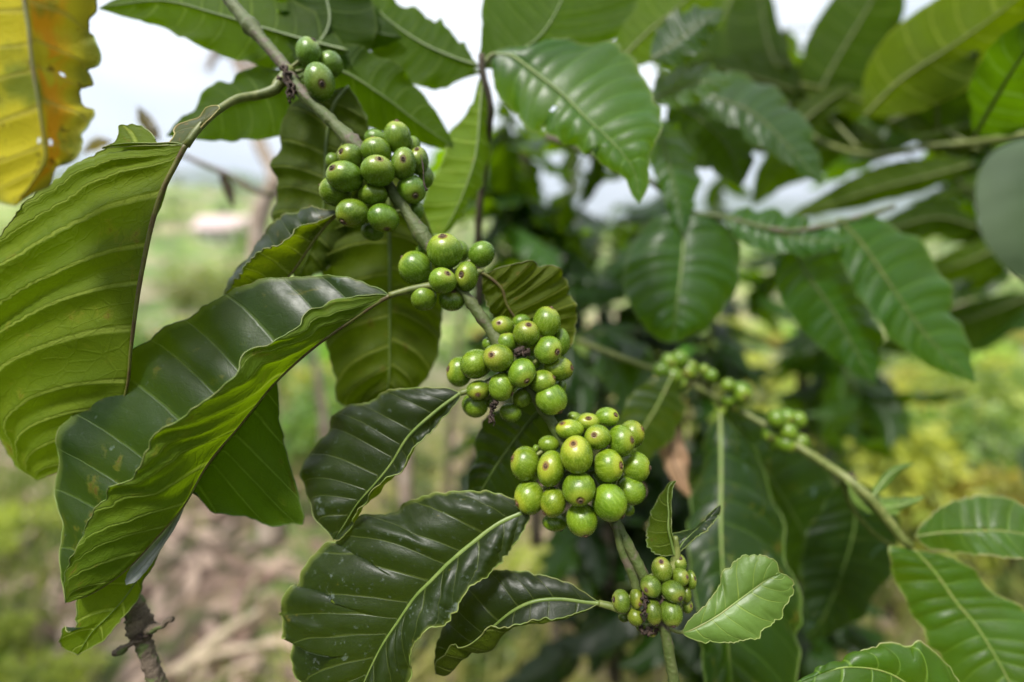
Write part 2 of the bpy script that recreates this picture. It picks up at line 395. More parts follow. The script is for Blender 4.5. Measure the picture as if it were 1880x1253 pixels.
# simple leaf: midline with half widths
def wleaf(parent, mid, d, w, tilt=(0, 0), shape=1.0, wr=None, **k):
    p = np.asarray(mid, float); n = 9
    s = np.r_[0, np.cumsum(np.hypot(*np.diff(p, axis=0).T))]; T = np.linspace(0, s[-1], n)
    q = np.stack([np.interp(T, s, p[:, 0]), np.interp(T, s, p[:, 1])], 1)
    t = np.gradient(q, axis=0); t /= np.linalg.norm(t, axis=1)[:, None]
    left = np.stack([t[:, 1], -t[:, 0]], 1)   # left of travel, y down
    u = np.linspace(0, 1, n); prof = (np.sin(math.pi * u ** .85) ** .75) * (1 - .25 * u * u) * 1.06
    prof *= shape if not np.isscalar(shape) else 1
    wr = w if wr is None else wr
    Lp = (q + left * (prof * w)[:, None])[1:-1]; Rp = (q - left * (prof * wr)[:, None])[1:-1]
    D = np.interp(np.linspace(0, 1, 9), np.linspace(0, 1, len(d)), d)
    dl = (D + tilt[0] * prof)[1:-1]; dr = (D + tilt[1] * prof)[1:-1]
    k.setdefault('NU', 64); k.setdefault('NV', 12)
    return leaf(parent, [tuple(a) for a in p], [tuple(a) for a in Lp], [tuple(a) for a in Rp], list(D), list(dl), list(dr), **k)

def Z(ox, oy, s):
    return lambda *a: [(ox + x / s, oy + y / s) for x, y in a]
z1 = Z(0, 0, 2.984); z3 = Z(0, 800, 2.767); z4 = Z(400, 0, 2.984); z5 = Z(480, 380, 2.984); z6 = Z(480, 800, 2.767)
zr1 = Z(860, 0, 3.133); zA = Z(880, 700, 3.133); zB = Z(980, 950, 3.615); z7 = Z(1340, 780, 2.648); zr2 = Z(1340, 0, 3.133)
# ------------------------------------------------------------------ ground, hills
def height(x, y):
    d = np.hypot(x, y); n = .10 * np.sin(x * 1.3 + 1) * np.cos(y * 1.1) + .05 * np.sin(x * 3.1 + y * 2.3)
    z = n * np.clip(d / 3, .2, 1) - .22 * np.clip(y - 1.5, 0, 30) * (1 - .0 * x)
    v = np.clip((d - 30) / 170, 0, 1)
    z = z + v * v * (3 - 2 * v) * (7 + 15 / (1 + np.exp((x + 10) / 25.)))
    z = z + np.clip((d - 40) / 200, 0, 1) * (1.5 * np.sin(x * .06 + .5) + 1.2 * np.cos(y * .05))
    return z
def gridmesh(name, xs, ys, fz, mat, label=None):
    X, Y = np.meshgrid(xs, ys); Zz = fz(X, Y); vs = np.stack([X, Y, Zz], 2).reshape(-1, 3); nx = len(xs)
    fs = [(j * nx + i, j * nx + i + 1, (j + 1) * nx + i + 1, (j + 1) * nx + i) for j in range(len(ys) - 1) for i in range(nx - 1)]
    o = obj(name, vs, fs, mat, None, origin=np.zeros(3)); o['kind'] = 'structure'; return o
t = np.sinh(np.linspace(-7.2, 7.2, 190)) ; xs = t / t.max() * 4000
n = N('hillside_ground'); o_ = n.obj()
f1 = n.rng(n.noise(o_, 1.7, 6, .6), .40, .60, 0, 1, True); f2 = n.rng(n.noise(o_, 6.5, 5, .65), .45, .58, 0, 1, True); f3 = n.noise(o_, .05, 5, .6)
colr = n.mix(f1, (.065, .042, .026), (.09, .14, .025)); colr = n.mix(n.math('MULTIPLY', f2, .55), colr, (.34, .22, .155))
sepo = n.n('ShaderNodeSeparateXYZ'); n.t.links.new(o_, sepo.inputs[0])
far = n.rng(sepo.outputs[1], 5, 20, 0, 1)
fcol = n.mix(n.rng(f3, .4, .6, 0, 1, True), (.10, .18, .035), (.24, .31, .06)); fcol = n.mix(n.rng(n.noise(o_, .16, 6, .7), .50, .58, 0, .8, True), fcol, (.36, .26, .19)); fcol = n.mix(n.rng(n.noise(o_, .31, 6, .7), .52, .60, 0, .8, True), fcol, (.07, .12, .035))
colr = n.mix(far, colr, fcol)
M['ground'] = n.surf(n.pbsdf(colr, .9, n.bump(n.noise(o_, 14, 6, .7), .8, .03)))
gridmesh('ground', xs, xs, height, M['ground'])
n = N('far_mountain'); o_ = n.obj()
M['mount'] = n.surf(n.pbsdf(n.mix(n.noise(o_, .006, 6, .6), (.05, .09, .05), (.13, .16, .08)), .9))
for k, (az0, az1, r0, h0, sd_) in enumerate([(-75, 8, 2300, 560, 1), (-5, 80, 2700, 300, 5)]):
    A = np.linspace(R(az0), R(az1), 110); rr = np.linspace(-700, 700, 16); rg = np.random.default_rng(sd_)
    vs = []; base = np.linspace(0, math.pi, 110)
    ridge = h0 * (.55 + .2 * np.sin(A * 5 + sd_) + .12 * np.sin(A * 13 + 2 * sd_) + .05 * np.sin(A * 31)) * np.clip(np.sin(base) * 3, 0, 1)
    for q in rr:
        for a, hh in zip(A, ridge):
            w = math.cos(q / 700 * math.pi / 2) ** 1.3 if abs(q) < 700 else 0
            vs.append(((r0 + q) * math.sin(a), (r0 + q) * math.cos(a), hh * w * (1 + .05 * math.sin(a * 60 + q * .01)) - 30))
    fs = [(j * 110 + i, j * 110 + i + 1, (j + 1) * 110 + i + 1, (j + 1) * 110 + i) for j in range(15) for i in range(109)]
    o = obj('hills', vs, fs, M['mount'], None); o['kind'] = 'structure'

# ------------------------------------------------------------------ loose foliage meshes
def cloud(name, n, R_, size, seed, mat, flatz=1.0, droop=.3, hollow=.35, lobes=5):
    rg = np.random.default_rng(seed); vs = []; fs = []; rn = []
    lob = [(rg.normal(0, .55, 3) * R_ * np.array([1, 1, flatz]), rg.uniform(.35, .7) * R_) for _ in range(lobes)]
    for k in range(n):
        c, r = lob[k % lobes]; d = rg.normal(0, 1, 3); d /= np.linalg.norm(d); p = c + d * r * rg.uniform(hollow, 1) * np.array([1, 1, flatz])
        a = d * .7 + rg.normal(0, .55, 3) + np.array([0, 0, -droop]); a /= np.linalg.norm(a)
        s = np.cross(a, rg.normal(0, .5, 3) + np.array([0, 0, 1])); s /= np.linalg.norm(s) + 1e-9; nn = np.cross(s, a); L = size * rg.uniform(.6, 1.25); w = L * rg.uniform(.17, .26)
        b = len(vs)
        vs += [p, p + a * L * .35 + s * w + nn * w * .35, p + a * L * .75 + s * w * .7 + nn * w * .1, p + a * L - nn * L * .15, p + a * L * .75 - s * w * .7 + nn * w * .1, p + a * L * .35 - s * w + nn * w * .35, p + a * L * .38, p + a * L * .76 - nn * L * .03]
        fs += [(b, b + 1, b + 6), (b + 1, b + 2, b + 7, b + 6), (b + 2, b + 3, b + 7), (b, b + 6, b + 5), (b + 6, b + 7, b + 4, b + 5), (b + 7, b + 3, b + 4)]
        rn += [rg.uniform(0, 1)] * 8
    me = mesh(name, vs, fs, True); me.materials.append(mat)
    at = me.attributes.new('rnd', 'FLOAT', 'POINT'); at.data.foreach_set('value', rn); return me
def zat(x, y): return float(height(np.array(x), np.array(y)))
def put(name, me, parent, loc, sc=(1, 1, 1), rz=0, color=None):
    o = bpy.data.objects.new(name, me); COL.objects.link(o); o.location = tuple(loc); o.scale = sc; o.rotation_euler = (0, 0, rz)
    if parent is not None: o.parent = parent; o.matrix_parent_inverse = world_of(parent).inverted()
    if color: o.color = (*color, 1)
    return o
def stems_mesh(seed, h, r, nst, spread):
    g = Geo(); rg = np.random.default_rng(seed)
    for k in range(nst):
        d = rg.normal(0, spread, 2); p = [np.zeros(3), np.array([d[0] * .4, d[1] * .4, h * .5]), np.array([d[0], d[1], h * rg.uniform(.8, 1.1)])]
        g.add(tube_geo(crom([q + np.array([rg.normal(0, .01), rg.normal(0, .01), 0]) for q in p], 10), [r, r * .7, r * .3], 6))
    me = mesh('stem', g.v, g.f, True); me.materials.append(M['darkbark']); return me
SH = [cloud('foliage', 700, .42, .085, 40 + k, M['fol' if k % 2 else 'foly'], .75) for k in range(4)]
ST = [stems_mesh(50 + k, .55, .010, 5, .22) for k in range(3)]
BT = [cloud('foliage', 1100, 1.5, .22, 60 + k, M['fol'], .8, lobes=8) for k in range(2)]
BS = [stems_mesh(70 + k, 2.0, .07, 3, .4) for k in range(2)]
rg = np.random.default_rng(21)
labs = {(0, 'near'): 'low yellow-green leafy shrub blurred on the near slope', (1, 'near'): 'low dark green leafy shrub blurred on the near slope',
        (0, 'mid'): 'yellow-green shrub blurred on the hillside further down', (1, 'mid'): 'dark green shrub blurred on the hillside further down'}
def shrub(x, y, s, k, zone, col):
    z = zat(x, y) - .03; t_ = thing('shrub', labs[(k % 2, zone)], 'shrub', (x, y, z), 'shrubs on the ' + ('near slope' if zone == 'near' else 'hillside'))
    put('stem', ST[k % 3], t_, (x, y, z), (s, s, s), rg.uniform(0, 6)); put('foliage', SH[k], t_, (x, y, z + .5 * s), (s, s, s), rg.uniform(0, 6), col)
for i in range(26):       # dense yellow-green shrubs close on the right
    y = rg.uniform(1.7, 4.2); x = rg.uniform(.55, 1.2) * y; shrub(x, y, rg.uniform(.55, .95), int(rg.integers(0, 4)) if i % 3 else 0, 'near', (rg.uniform(.85, 1.2), rg.uniform(.9, 1.15), .9))
for i in range(34):       # near slope, right and left
    side = 1 if i % 3 else -1; y = rg.uniform(2.6, 7); x = side * rg.uniform(.30, 1.15) * y + (.2 if side > 0 else -.1)
    k = int(rg.integers(0, 4)); shrub(x, y, rg.uniform(.5, 1.05), k, 'near', (rg.uniform(.8, 1.2), rg.uniform(.9, 1.15), .9))
for i in range(120):
    y = rg.uniform(6.5, 32); x = rg.uniform(-1.25, 1.25) * y; k = int(rg.integers(0, 4)); s = rg.uniform(.9, 1.9)
    shrub(x, y, s, k, 'mid', (rg.uniform(.5, 1.4), rg.uniform(.6, 1.3), .9))
for i in range(180):
    a = R(rg.uniform(-58, 58)); d = rg.uniform(35, 230); x, y = d * math.sin(a), d * math.cos(a); z = zat(x, y) - .2; s = rg.uniform(.9, 2.0)
    t_ = thing('tree', 'rounded tree lost in blur on the far hillside', 'tree', (x, y, z), 'trees on the far hillside')
    put('trunk', BS[i % 2], t_, (x, y, z), (s, s, s), rg.uniform(0, 6)); put('crown', BT[i % 2], t_, (x, y, z + 2.1 * s), (s, s, s), rg.uniform(0, 6), (rg.uniform(.7, 1.2), rg.uniform(.8, 1.1), .8))

# grass and litter on the near ground
def scatter(name, n, seed, mat, kind):
    rg = np.random.default_rng(seed); vs = []; fs = []; rn = []
    for k in range(n):
        y = .7 + 6.5 * rg.random() ** 1.4; x = rg.uniform(-1.35, 1.35) * (y + .3); z = zat(x, y); b = len(vs)
        patch = math.sin(x * 2.1 + 1.0) * math.sin(y * 1.7 + x) + rg.normal(0, .4)
        if kind == 'grass':
            if patch < -.1: continue
            h = rg.uniform(.05, .24); a = rg.uniform(0, 6.28); lean = rg.normal(0, .45, 2); w = rg.uniform(.003, .010); dx, dy = math.cos(a) * w, math.sin(a) * w
            vs += [(x - dx, y - dy, z), (x + dx, y + dy, z), (x + dx * .7 + lean[0] * h * .4, y + dy * .7 + lean[1] * h * .4, z + h * .6), (x - dx * .7 + lean[0] * h * .4, y - dy * .7 + lean[1] * h * .4, z + h * .6), (x + lean[0] * h, y + lean[1] * h, z + h)]
            fs += [(b, b + 1, b + 2, b + 3), (b + 3, b + 2, b + 4)]; rn += [min(1, max(0, rg.normal(.45 + .3 * math.sin(x * 1.3 + y), .28)))] * 5
        else:
            L = rg.uniform(.03, .11); a = rg.uniform(0, 6.28); u_ = np.array([math.cos(a), math.sin(a), rg.normal(0, .25)]) * L; v_ = np.array([-math.sin(a), math.cos(a), rg.normal(0, .3)]) * L * .3; c = np.array([x, y, z + .02])
            vs += [c - u_, c + v_, c + u_ + (0, 0, .01), c - v_ + (0, 0, .012)]; fs += [(b, b + 1, b + 2, b + 3)]; rn += [rg.random()] * 4
    me = mesh(name, vs, fs, True); me.materials.append(mat); at = me.attributes.new('rnd', 'FLOAT', 'POINT'); at.data.foreach_set('value', rn)
    o = bpy.data.objects.new(name, me); COL.objects.link(o); o['kind'] = 'stuff'; return o
o = scatter('grass', 34000, 5, M['grass'], 'grass'); o['label'] = 'short yellow-green grass blurred on the near slope'; o['category'] = 'grass'
o = scatter('leaf_litter', 3400, 6, M['litter'], 'litter'); o['label'] = 'brown and pinkish dead leaves lying on the near slope'; o['category'] = 'leaf litter'

# the air: far things fade to pale blue
hz = Geo(); hx_, hz_ = (-4300, 4300), (-60, 640)
hz.add(([(x, y, z) for z in hz_ for x, y in ((hx_[0], hx_[0]), (hx_[1], hx_[0]), (hx_[1], hx_[1]), (hx_[0], hx_[1]))], [(3, 2, 1, 0), (4, 5, 6, 7), (0, 1, 5, 4), (1, 2, 6, 5), (2, 3, 7, 6), (3, 0, 4, 7)]))
n = N('haze_air'); pv = n.n('ShaderNodeVolumePrincipled'); pv.inputs['Color'].default_value = (.78, .88, 1, 1); pv.inputs['Density'].default_value = .00042; pv.inputs['Anisotropy'].default_value = .1
n.t.links.new(pv.outputs[0], n.out.inputs['Volume'])
ho = obj('haze', hz.v, hz.f, n.m, None, False); ho['kind'] = 'stuff'; ho['label'] = 'pale bluish haze over the distant hills'; ho['category'] = 'haze'
# ------------------------------------------------------------------ main fruiting branch
MB = thing('coffee_branch', 'sharp foreground coffee branch running diagonally with six clusters of green cherries and big drooping leaves', 'branch', P(525, 125, .232))
stem_px = [(385, -50), (425, 5), (470, 60), (525, 125), (545, 160), (600, 215), (660, 275), (715, 345), (770, 425), (800, 470), (860, 550), (900, 605), (950, 680),
           (1000, 755), (1040, 820), (1095, 900), (1130, 960), (1165, 1025), (1190, 1075), (1205, 1110), (1222, 1165), (1240, 1270)]
stem_d = [.245, .240, .236, .233, .230, .226, .222, .220, .218, .216, .214, .213, .212, .210, .210, .209, .207, .205, .204, .204, .202, .200]
stem3 = np.array([P(x, y, d) for (x, y), d in zip(stem_px, stem_d)])
sp = crom(stem3, 200)
def srad(i):
    t = i / 199; r = .0032 - .0008 * t
    for c in (.105, .31, .445, .60, .745, .915): r += .0013 * math.exp(-((t - c) / .012) ** 2)
    return r
g = Geo(); g.add(tube_geo(sp, [srad(i) for i in range(200)], 14, .09, seed=3))
g.obj('stem', M['stem'], MB)
# second ridge of the forked shoot above the last node
tube('stem', rail([(1128, 960), (1140, 1010), (1158, 1050), (1170, 1085)], [.203, .2025, .203, .203], 30), [.0013, .0016, .0019, .0022], M['stem'], MB, 10, .05)

def near_stem(p):
    i = int(np.argmin(((sp - p) ** 2).sum(1))); return sp[i]
def cherry_unit(seed):
    dk = .75 + .5 * ((seed * 7919) % 101) / 100.
    """unit fruit, disc at +Z"""
    prof = []
    for k in range(19):
        th = math.pi * (1 - k / 19.0); prof.append((math.sin(th) ** .94, math.cos(th)))
    # prof goes from the bottom pole up; finish with the disc
    prof = [(r, z) for r, z in prof if not (z > 0 and r < .17)]
    zt = .972
    disc = [(dk * r_, z_) for r_, z_ in [(.165, zt + .008), (.140, zt + .02), (.125, zt + .080), (.095, zt + .10), (.075, zt + .06), (.045, zt + .02), (.03, zt + .05), (0.0, zt + .065)]]
    return prof, disc
def cherry(cluster, x, y, rx, ry, disc, dz, d0, seed, tint=(1, 1, 1), seg=24, nm='cherry'):
    rg = np.random.default_rng(seed * 13 + 5); c = P(x, y, d0 + dz); pm = PX(d0 + dz); rX, rY = rx * pm, ry * pm; rZ = .5 * (rX + rY)
    if disc is not None:
        ax = np.array([(disc[0] - x) / rx, -(disc[1] - y) / ry]); L = np.hypot(*ax)
        if L > .97: ax *= .97 / L; L = .97
        a = np.array([ax[0], ax[1], math.sqrt(1 - L * L)])
    else:
        q = c - near_stem(c); a = np.array([np.dot(q, CR) * 1.0, np.dot(q, CU), 0]); a /= np.linalg.norm(a) + 1e-9
        a = a * .75 + np.array([*rg.normal(0, .25, 2), -.75]); a /= np.linalg.norm(a)
    # viewing direction correction for the wide lens is small enough to leave alone
    q = Vector((0, 0, 1)).rotation_difference(Vector(a)) @ Quaternion((0, 0, 1), rg.uniform(0, 6.3))
    Rm = np.array(q.to_matrix()); B = np.stack([CR * rX, CU * rY, -CF * rZ], 1)
    prof, disc_ = cherry_unit(seed); vs = []; fs = []; mi = []; rest = []
    sq = rg.uniform(.0, .085); lob = rg.uniform(0, 6.3)
    for k, (r, z) in enumerate(prof + disc_):
        for s in range(seg):
            an = 2 * math.pi * s / seg; rr = r * (1 + (sq * math.cos(2 * (an - lob)) * (1 if k < len(prof) else 0)) + .012 * math.sin(3 * an + seed) * (k < len(prof)))
            p = np.array([rr * math.cos(an), rr * math.sin(an), z]); rest.append(p); vs.append(B @ (Rm @ p))
    n = len(prof) + len(disc_)
    for k in range(n - 1):
        for s in range(seg):
            fs.append((k * seg + s, k * seg + (s + 1) % seg, (k + 1) * seg + (s + 1) % seg, (k + 1) * seg + s)); mi.append(0 if k < len(prof) else 1)
    o = obj(nm, np.array(vs) + c, fs, [M['cherry'], M['calyx']], cluster, True, mi, origin=c)
    at = o.data.attributes.new('rest', 'FLOAT_VECTOR', 'POINT'); at.data.foreach_set('vector', np.array(rest).ravel())
    k = rg.uniform(.85, 1.12); o.color = (tint[0] * k * rg.uniform(.9, 1.1), tint[1] * k, tint[2] * k, 1)
    return c
def cluster(parent, tr, s, data, d0, seed, tint=(1, 1, 1), stemf=near_stem, seg=24, nm='cherry_cluster'):
    cs = []; hold = bpy.data.objects.new(nm, bpy.data.meshes.new(nm)); COL.objects.link(hold)
    X = [tr((r[0], r[1]))[0] for r in data]; hc = P(sum(a for a, b in X) / len(X), sum(b for a, b in X) / len(X), d0)
    hold.location = tuple(hc); hold.parent = parent; hold.matrix_parent_inverse = world_of(parent).inverted()
    for i, row in enumerate(data):
        x, y, rx, ry, disc, dz = row; (fx, fy), = tr((x, y)); dd = None if disc is None else tr(disc)[0]
        cs.append(cherry(hold, fx, fy, rx / s, ry / s, dd, dz / 1000., d0, seed * 100 + i, tint, seg))
    g = Geo(); rg = np.random.default_rng(seed)
    for i, c in enumerate(cs):
        a = stemf(c); g.add(tube_geo(crom([a, (a + c) / 2 + rg.normal(0, .0006, 3), c], 8), [.0011, .0009, .0012], 7), 0)
    m = np.mean([stemf(c) for c in cs], axis=0)
    for k in range(7): g.add(blob_geo(m + rg.normal(0, .0022, 3), .0016, (1, 1, .7), seed * 9 + k, .5, 6), 1)
    me = mesh(nm, np.array(g.v) - hc, g.f, True, g.m); me.materials.append(M['petiole']); me.materials.append(M['dead'])
    old = hold.data; hold.data = me; bpy.data.meshes.remove(old)
    return hold
N_ = None
C1 = [(497, 290, 70, 76, (538, 238), 0), (617, 355, 65, 70, N_, 7), (557, 450, 80, 98, (597, 497), -5)]
C2 = [(865, 765, 62, 48, N_, 9), (982, 755, 75, 85, (990, 680), 3), (1070, 805, 40, 55, N_, 9), (868, 830, 82, 72, (855, 762), -1), (728, 860, 70, 68, (695, 855), 0),
      (630, 885, 40, 45, N_, 8), (697, 970, 100, 82, (655, 950), -8), (877, 938, 86, 85, (905, 898), -10), (1018, 900, 72, 84, (1033, 902), -4), (1100, 885, 55, 75, (1100, 838), 4),
      (1140, 975, 42, 60, N_, 9), (1060, 1040, 80, 78, (1093, 1090), 1), (645, 1050, 85, 80, (561, 1020), 0), (850, 1068, 80, 62, N_, -3), (738, 1168, 88, 80, (699, 1229), -5),
      (907, 1195, 82, 78, (934, 1264), -5), (848, 1270, 62, 50, N_, 8), (1085, 1150, 42, 52, N_, 9)]
C3 = [(1005, 245, 98, 98, (1003, 175), -3), (1090, 245, 45, 60, N_, 9), (1205, 260, 72, 74, N_, 3), (843, 335, 90, 93, (773, 278), 0), (992, 405, 73, 73, (1028, 372), -10),
      (1123, 383, 66, 82, (1102, 382), -3), (888, 500, 71, 70, N_, -2), (1043, 512, 77, 58, (1057, 467), 0), (872, 238, 26, 30, N_, 8)]
C4 = [(1320, 655, 66, 58, (1302, 638), 2), (1425, 635, 55, 45, N_, 9), (1562, 632, 77, 86, (1590, 552), 0), (1452, 697, 75, 75, (1462, 647), -4), (1643, 742, 50, 73, N_, 5),
      (1345, 745, 58, 58, (1340, 688), 0), (1250, 750, 42, 38, N_, 7), (1297, 828, 90, 75, (1262, 808), -9), (1570, 785, 79, 75, (1617, 795), -5), (1490, 840, 48, 58, N_, 3),
      (1175, 862, 85, 87, N_, -2), (1085, 905, 70, 80, (1025, 887), 6), (1425, 910, 75, 80, (1453, 952), -10), (1625, 888, 82, 72, (1698, 880), 0), (1540, 958, 72, 65, (1602, 932), -6),
      (1188, 1005, 65, 56, (1190, 1024), -2), (1315, 985, 70, 78, (1380, 1028), -7), (1430, 1045, 58, 55, N_, 0), (1588, 1053, 88, 88, (1635, 1120), -6), (1170, 1085, 76, 66, N_, 5),
      (1365, 1128, 62, 50, N_, 0), (1255, 1068, 25, 35, N_, 6), (1640, 985, 30, 40, N_, 8)]
C5 = [(735, 207, 69, 56, (777, 187), 2), (545, 205, 40, 28, N_, 9), (623, 235, 75, 52, (620, 205), 1), (520, 277, 83, 58, (473, 237), -2), (680, 322, 77, 72, (648, 297), -7),
      (877, 305, 70, 80, (930, 268), 6), (815, 345, 78, 92, (863, 325), -4), (400, 362, 62, 50, N_, 1), (560, 423, 100, 105, (532, 345), -12), (742, 487, 84, 100, (803, 470), -9),
      (263, 475, 83, 97, (187, 435), 0), (412, 503, 83, 100, (375, 467), -6), (900, 493, 80, 88, (972, 490), 1), (868, 627, 84, 84, N_, -1), (572, 620, 94, 97, (568, 660), -13),
      (288, 667, 86, 94, (215, 693), -1), (425, 697, 77, 87, (370, 750), -6), (748, 697, 100, 107, (815, 765), -12), (590, 797, 96, 92, (603, 868), -8), (435, 812, 72, 48, (470, 855), 3),
      (855, 735, 36, 40, N_, 5), (325, 390, 20, 25, N_, 6)]
C6 = [(850, 347, 68, 79, (835, 278), -2), (960, 303, 55, 58, (960, 255), 2), (972, 395, 58, 55, (1003, 375), -2), (1043, 415, 34, 59, (1057, 388), 0), (778, 458, 68, 69, (730, 458), -5),
      (925, 492, 76, 70, (950, 503), -7), (1010, 510, 34, 56, N_, 0), (1015, 585, 40, 48, (1030, 568), 2), (580, 558, 60, 75, (517, 535), -3), (680, 540, 42, 66, (690, 548), -4),
      (673, 660, 52, 60, (720, 690), -4), (792, 627, 60, 83, (802, 688), -6), (910, 635, 76, 83, (907, 690), -7), (600, 655, 42, 36, N_, 3), (715, 728, 38, 30, N_, 1), (780, 748, 38, 42, (795, 750), 0)]
k1 = cluster(MB, z4, 2.984, C1, .231, 1, (.78, .92, 1.3)); k1['label'] = 'three cherries at the first node'
cluster(MB, z4, 2.984, C2, .220, 2, (.90, .98, 1.0))
cluster(MB, z5, 2.984, C3, .216, 3, (.95, 1.0, 1.0))
k4 = cluster(MB, z5, 2.984, C4, .212, 4, (1.02, 1.02, 1.0))
cluster(MB, zA, 3.133, C5, .209, 5, (1.15, 1.1, .9))
k6 = cluster(MB, zB, 3.615, C6, .205, 6, (.80, .72, 1.0)); k6['label'] = 'small dull cherries at the last node'
# dried flower remains
def dried(parent, pts, d, r, seed, n=4):
    g = Geo(); rg = np.random.default_rng(seed); path = rail(pts, d, 14)
    for k in range(n):
        q = path + rg.normal(0, .0007, (14, 3)) + np.cumsum(rg.normal(0, .0002, (14, 3)), 0)
        g.add(tube_geo(q, [r * .7, r, r * .6, r * .9, r * .3], 6, .35, seed=seed + k))
    for k in range(n * 2): g.add(blob_geo(path[rg.integers(0, 14)] + rg.normal(0, r * .8, 3), r * .9, (1, 1, 1), seed + k, .7, 6))
    return g.obj('dried_flower', M['dead'], parent)
dried(MB, z1((1545, 365), (1575, 400), (1570, 440), (1595, 490), (1590, 545)), [.226, .226, .226], .0009, 5, 5)
dried(k4, z5((1405, 790), (1430, 800), (1455, 795)), [.204, .203, .204], .0012, 8, 4)
dried(k4, z5((1290, 1060), (1265, 1110), (1262, 1150), (1255, 1185)), [.203, .203, .203], .0007, 9, 4)
dried(k6, zB((735, 510), (738, 560), (730, 650)), [.198, .197, .197], .0005, 10, 3)
dried(k6, zB((700, 740), (760, 760), (810, 730)), [.203, .203, .203], .0009, 12, 3)
tube('dried_twig', rail(z4((1112, 850), (1125, 920), (1128, 1000), (1145, 1045)), [.214, .212, .213], 20), [.0002, .00035, .0003, .0006], M['dead'], MB, 6, .4)

# leaves ------------------------------------------------------------
UND = dict(rib='midrib_brown')
# big underside at the left
leaf(MB, [(342, 268), (325, 300), (300, 350), (280, 410), (262, 490), (250, 560), (240, 640), (232, 715), (205, 785), (150, 845), (66, 882)],
     [(318, 310), (285, 360), (255, 430), (232, 520), (218, 600), (205, 690), (175, 770), (120, 850)],
     [(295, 266), (215, 262), (160, 278), (125, 300), (80, 345), (20, 405), (-50, 500), (-90, 620), (-60, 740), (-5, 800), (12, 830), (30, 858), (50, 872)],
     [.205, .204, .204, .210, .226, .230], [.212, .235, .25, .25, .24], [.206, .205, .202, .205, .214, .224],
     nv=9, delta=(.46, .2), amp=.0036, wave=.0018, NU=240, NV=56, arch=(-.002, -.004), under=True, color=(1.0, 1.0, 1.0), ribr=.0011, ribside=0, seed=1, skipR=False,
     petiole=([(535, 128), (515, 150), (503, 166), (470, 176), (440, 180), (410, 196), (380, 220), (358, 245)], [.232, .228, .225, .218, .212, .207, .205], [.0030, .0024, .0017, .0015, .0014]), rib='midrib_brown')
leaf(MB, z1((1010, 800), (940, 790), (870, 792), (780, 790), (700, 790), (620, 800), (560, 815)), z1((960, 797), (860, 800), (760, 800), (650, 805)),
     z1((870, 790), (845, 755), (800, 710), (745, 688), (700, 690), (655, 685), (650, 735), (630, 780), (600, 795)),
     [.206, .205, .205], [.205, .205, .205], [.207, .209, .206], under=True, nv=2, rib='rim', ribr=.0003, amp=.0004, wave=.0004, seed=2, NU=60, NV=8, label='torn scrap of the big left leaf')
leaf(MB, z1((1205, 595), (1130, 640), (1075, 700), (1040, 745), (1010, 800)), z1((1150, 650), (1100, 700), (1050, 760)),
     z1((1190, 580), (1130, 590), (1100, 640), (1060, 660), (970, 690), (950, 740), (930, 795), (970, 802)),
     [.208, .206, .205], [.207, .207, .207], [.210, .212, .208], nv=3, rib='rim', ribr=.0003, amp=.0003, wave=.0003, seed=3, NU=50, NV=8, label='grey torn scrap beside the long petiole', color=(2.6, 1.7, 3.0))
# dark glossy V-folded leaf
leaf(MB, [(715, 543), (690, 556), (640, 590), (570, 640), (500, 704), (440, 778), (380, 850), (334, 930), (283, 990), (231, 1045), (175, 1085), (121, 1107)],
     [(690, 541), (640, 548), (600, 558), (560, 577), (548, 602), (500, 628), (460, 648), (440, 690), (392, 725), (330, 768), (285, 795), (273, 830), (262, 855), (240, 880), (208, 892), (182, 930), (152, 970), (143, 1000), (118, 1060)],
     [(690, 527), (640, 512), (560, 507), (480, 517), (410, 545), (352, 578), (300, 605), (262, 635), (230, 662), (185, 705), (150, 740), (125, 775), (110, 800), (110, 850), (95, 900), (112, 960), (110, 1005), (114, 1060)],
     [.209, .206, .203, .20, .199, .20, .202], [.203, .190, .181, .178, .180, .186, .194], [.212, .216, .220, .221, .220, .217, .210],
     nv=11, delta=(.24, .05), amp=.0021, wave=.0010, arch=(-.003, .001), color=(.85, .92, .9), ribr=.0010, rib='midrib_brown', seed=4, NU=150, NV=30,
     petiole=([(850, 520), (800, 524), (762, 530), (735, 537)], [.214, .212, .211, .209], [.0030, .0019, .0017, .0015]))
# leaf hanging behind the fold
leaf(MB, [(505, 690), (470, 745), (420, 805), (375, 865), (345, 900), (320, 925)], [(510, 720), (520, 810), (535, 870), (548, 905), (560, 955), (525, 966), (495, 970), (470, 962), (440, 950), (400, 940), (375, 925), (355, 900), (340, 905)],
     [(480, 700), (430, 760), (380, 830), (340, 890)], [.216, .216, .218], [.216, .217, .219, .22, .22, .219], [.22, .22, .22], under=True, nv=7, delta=.0, amp=.0012, color=(.42, .55, .4), seed=5, rib='midrib_brown')
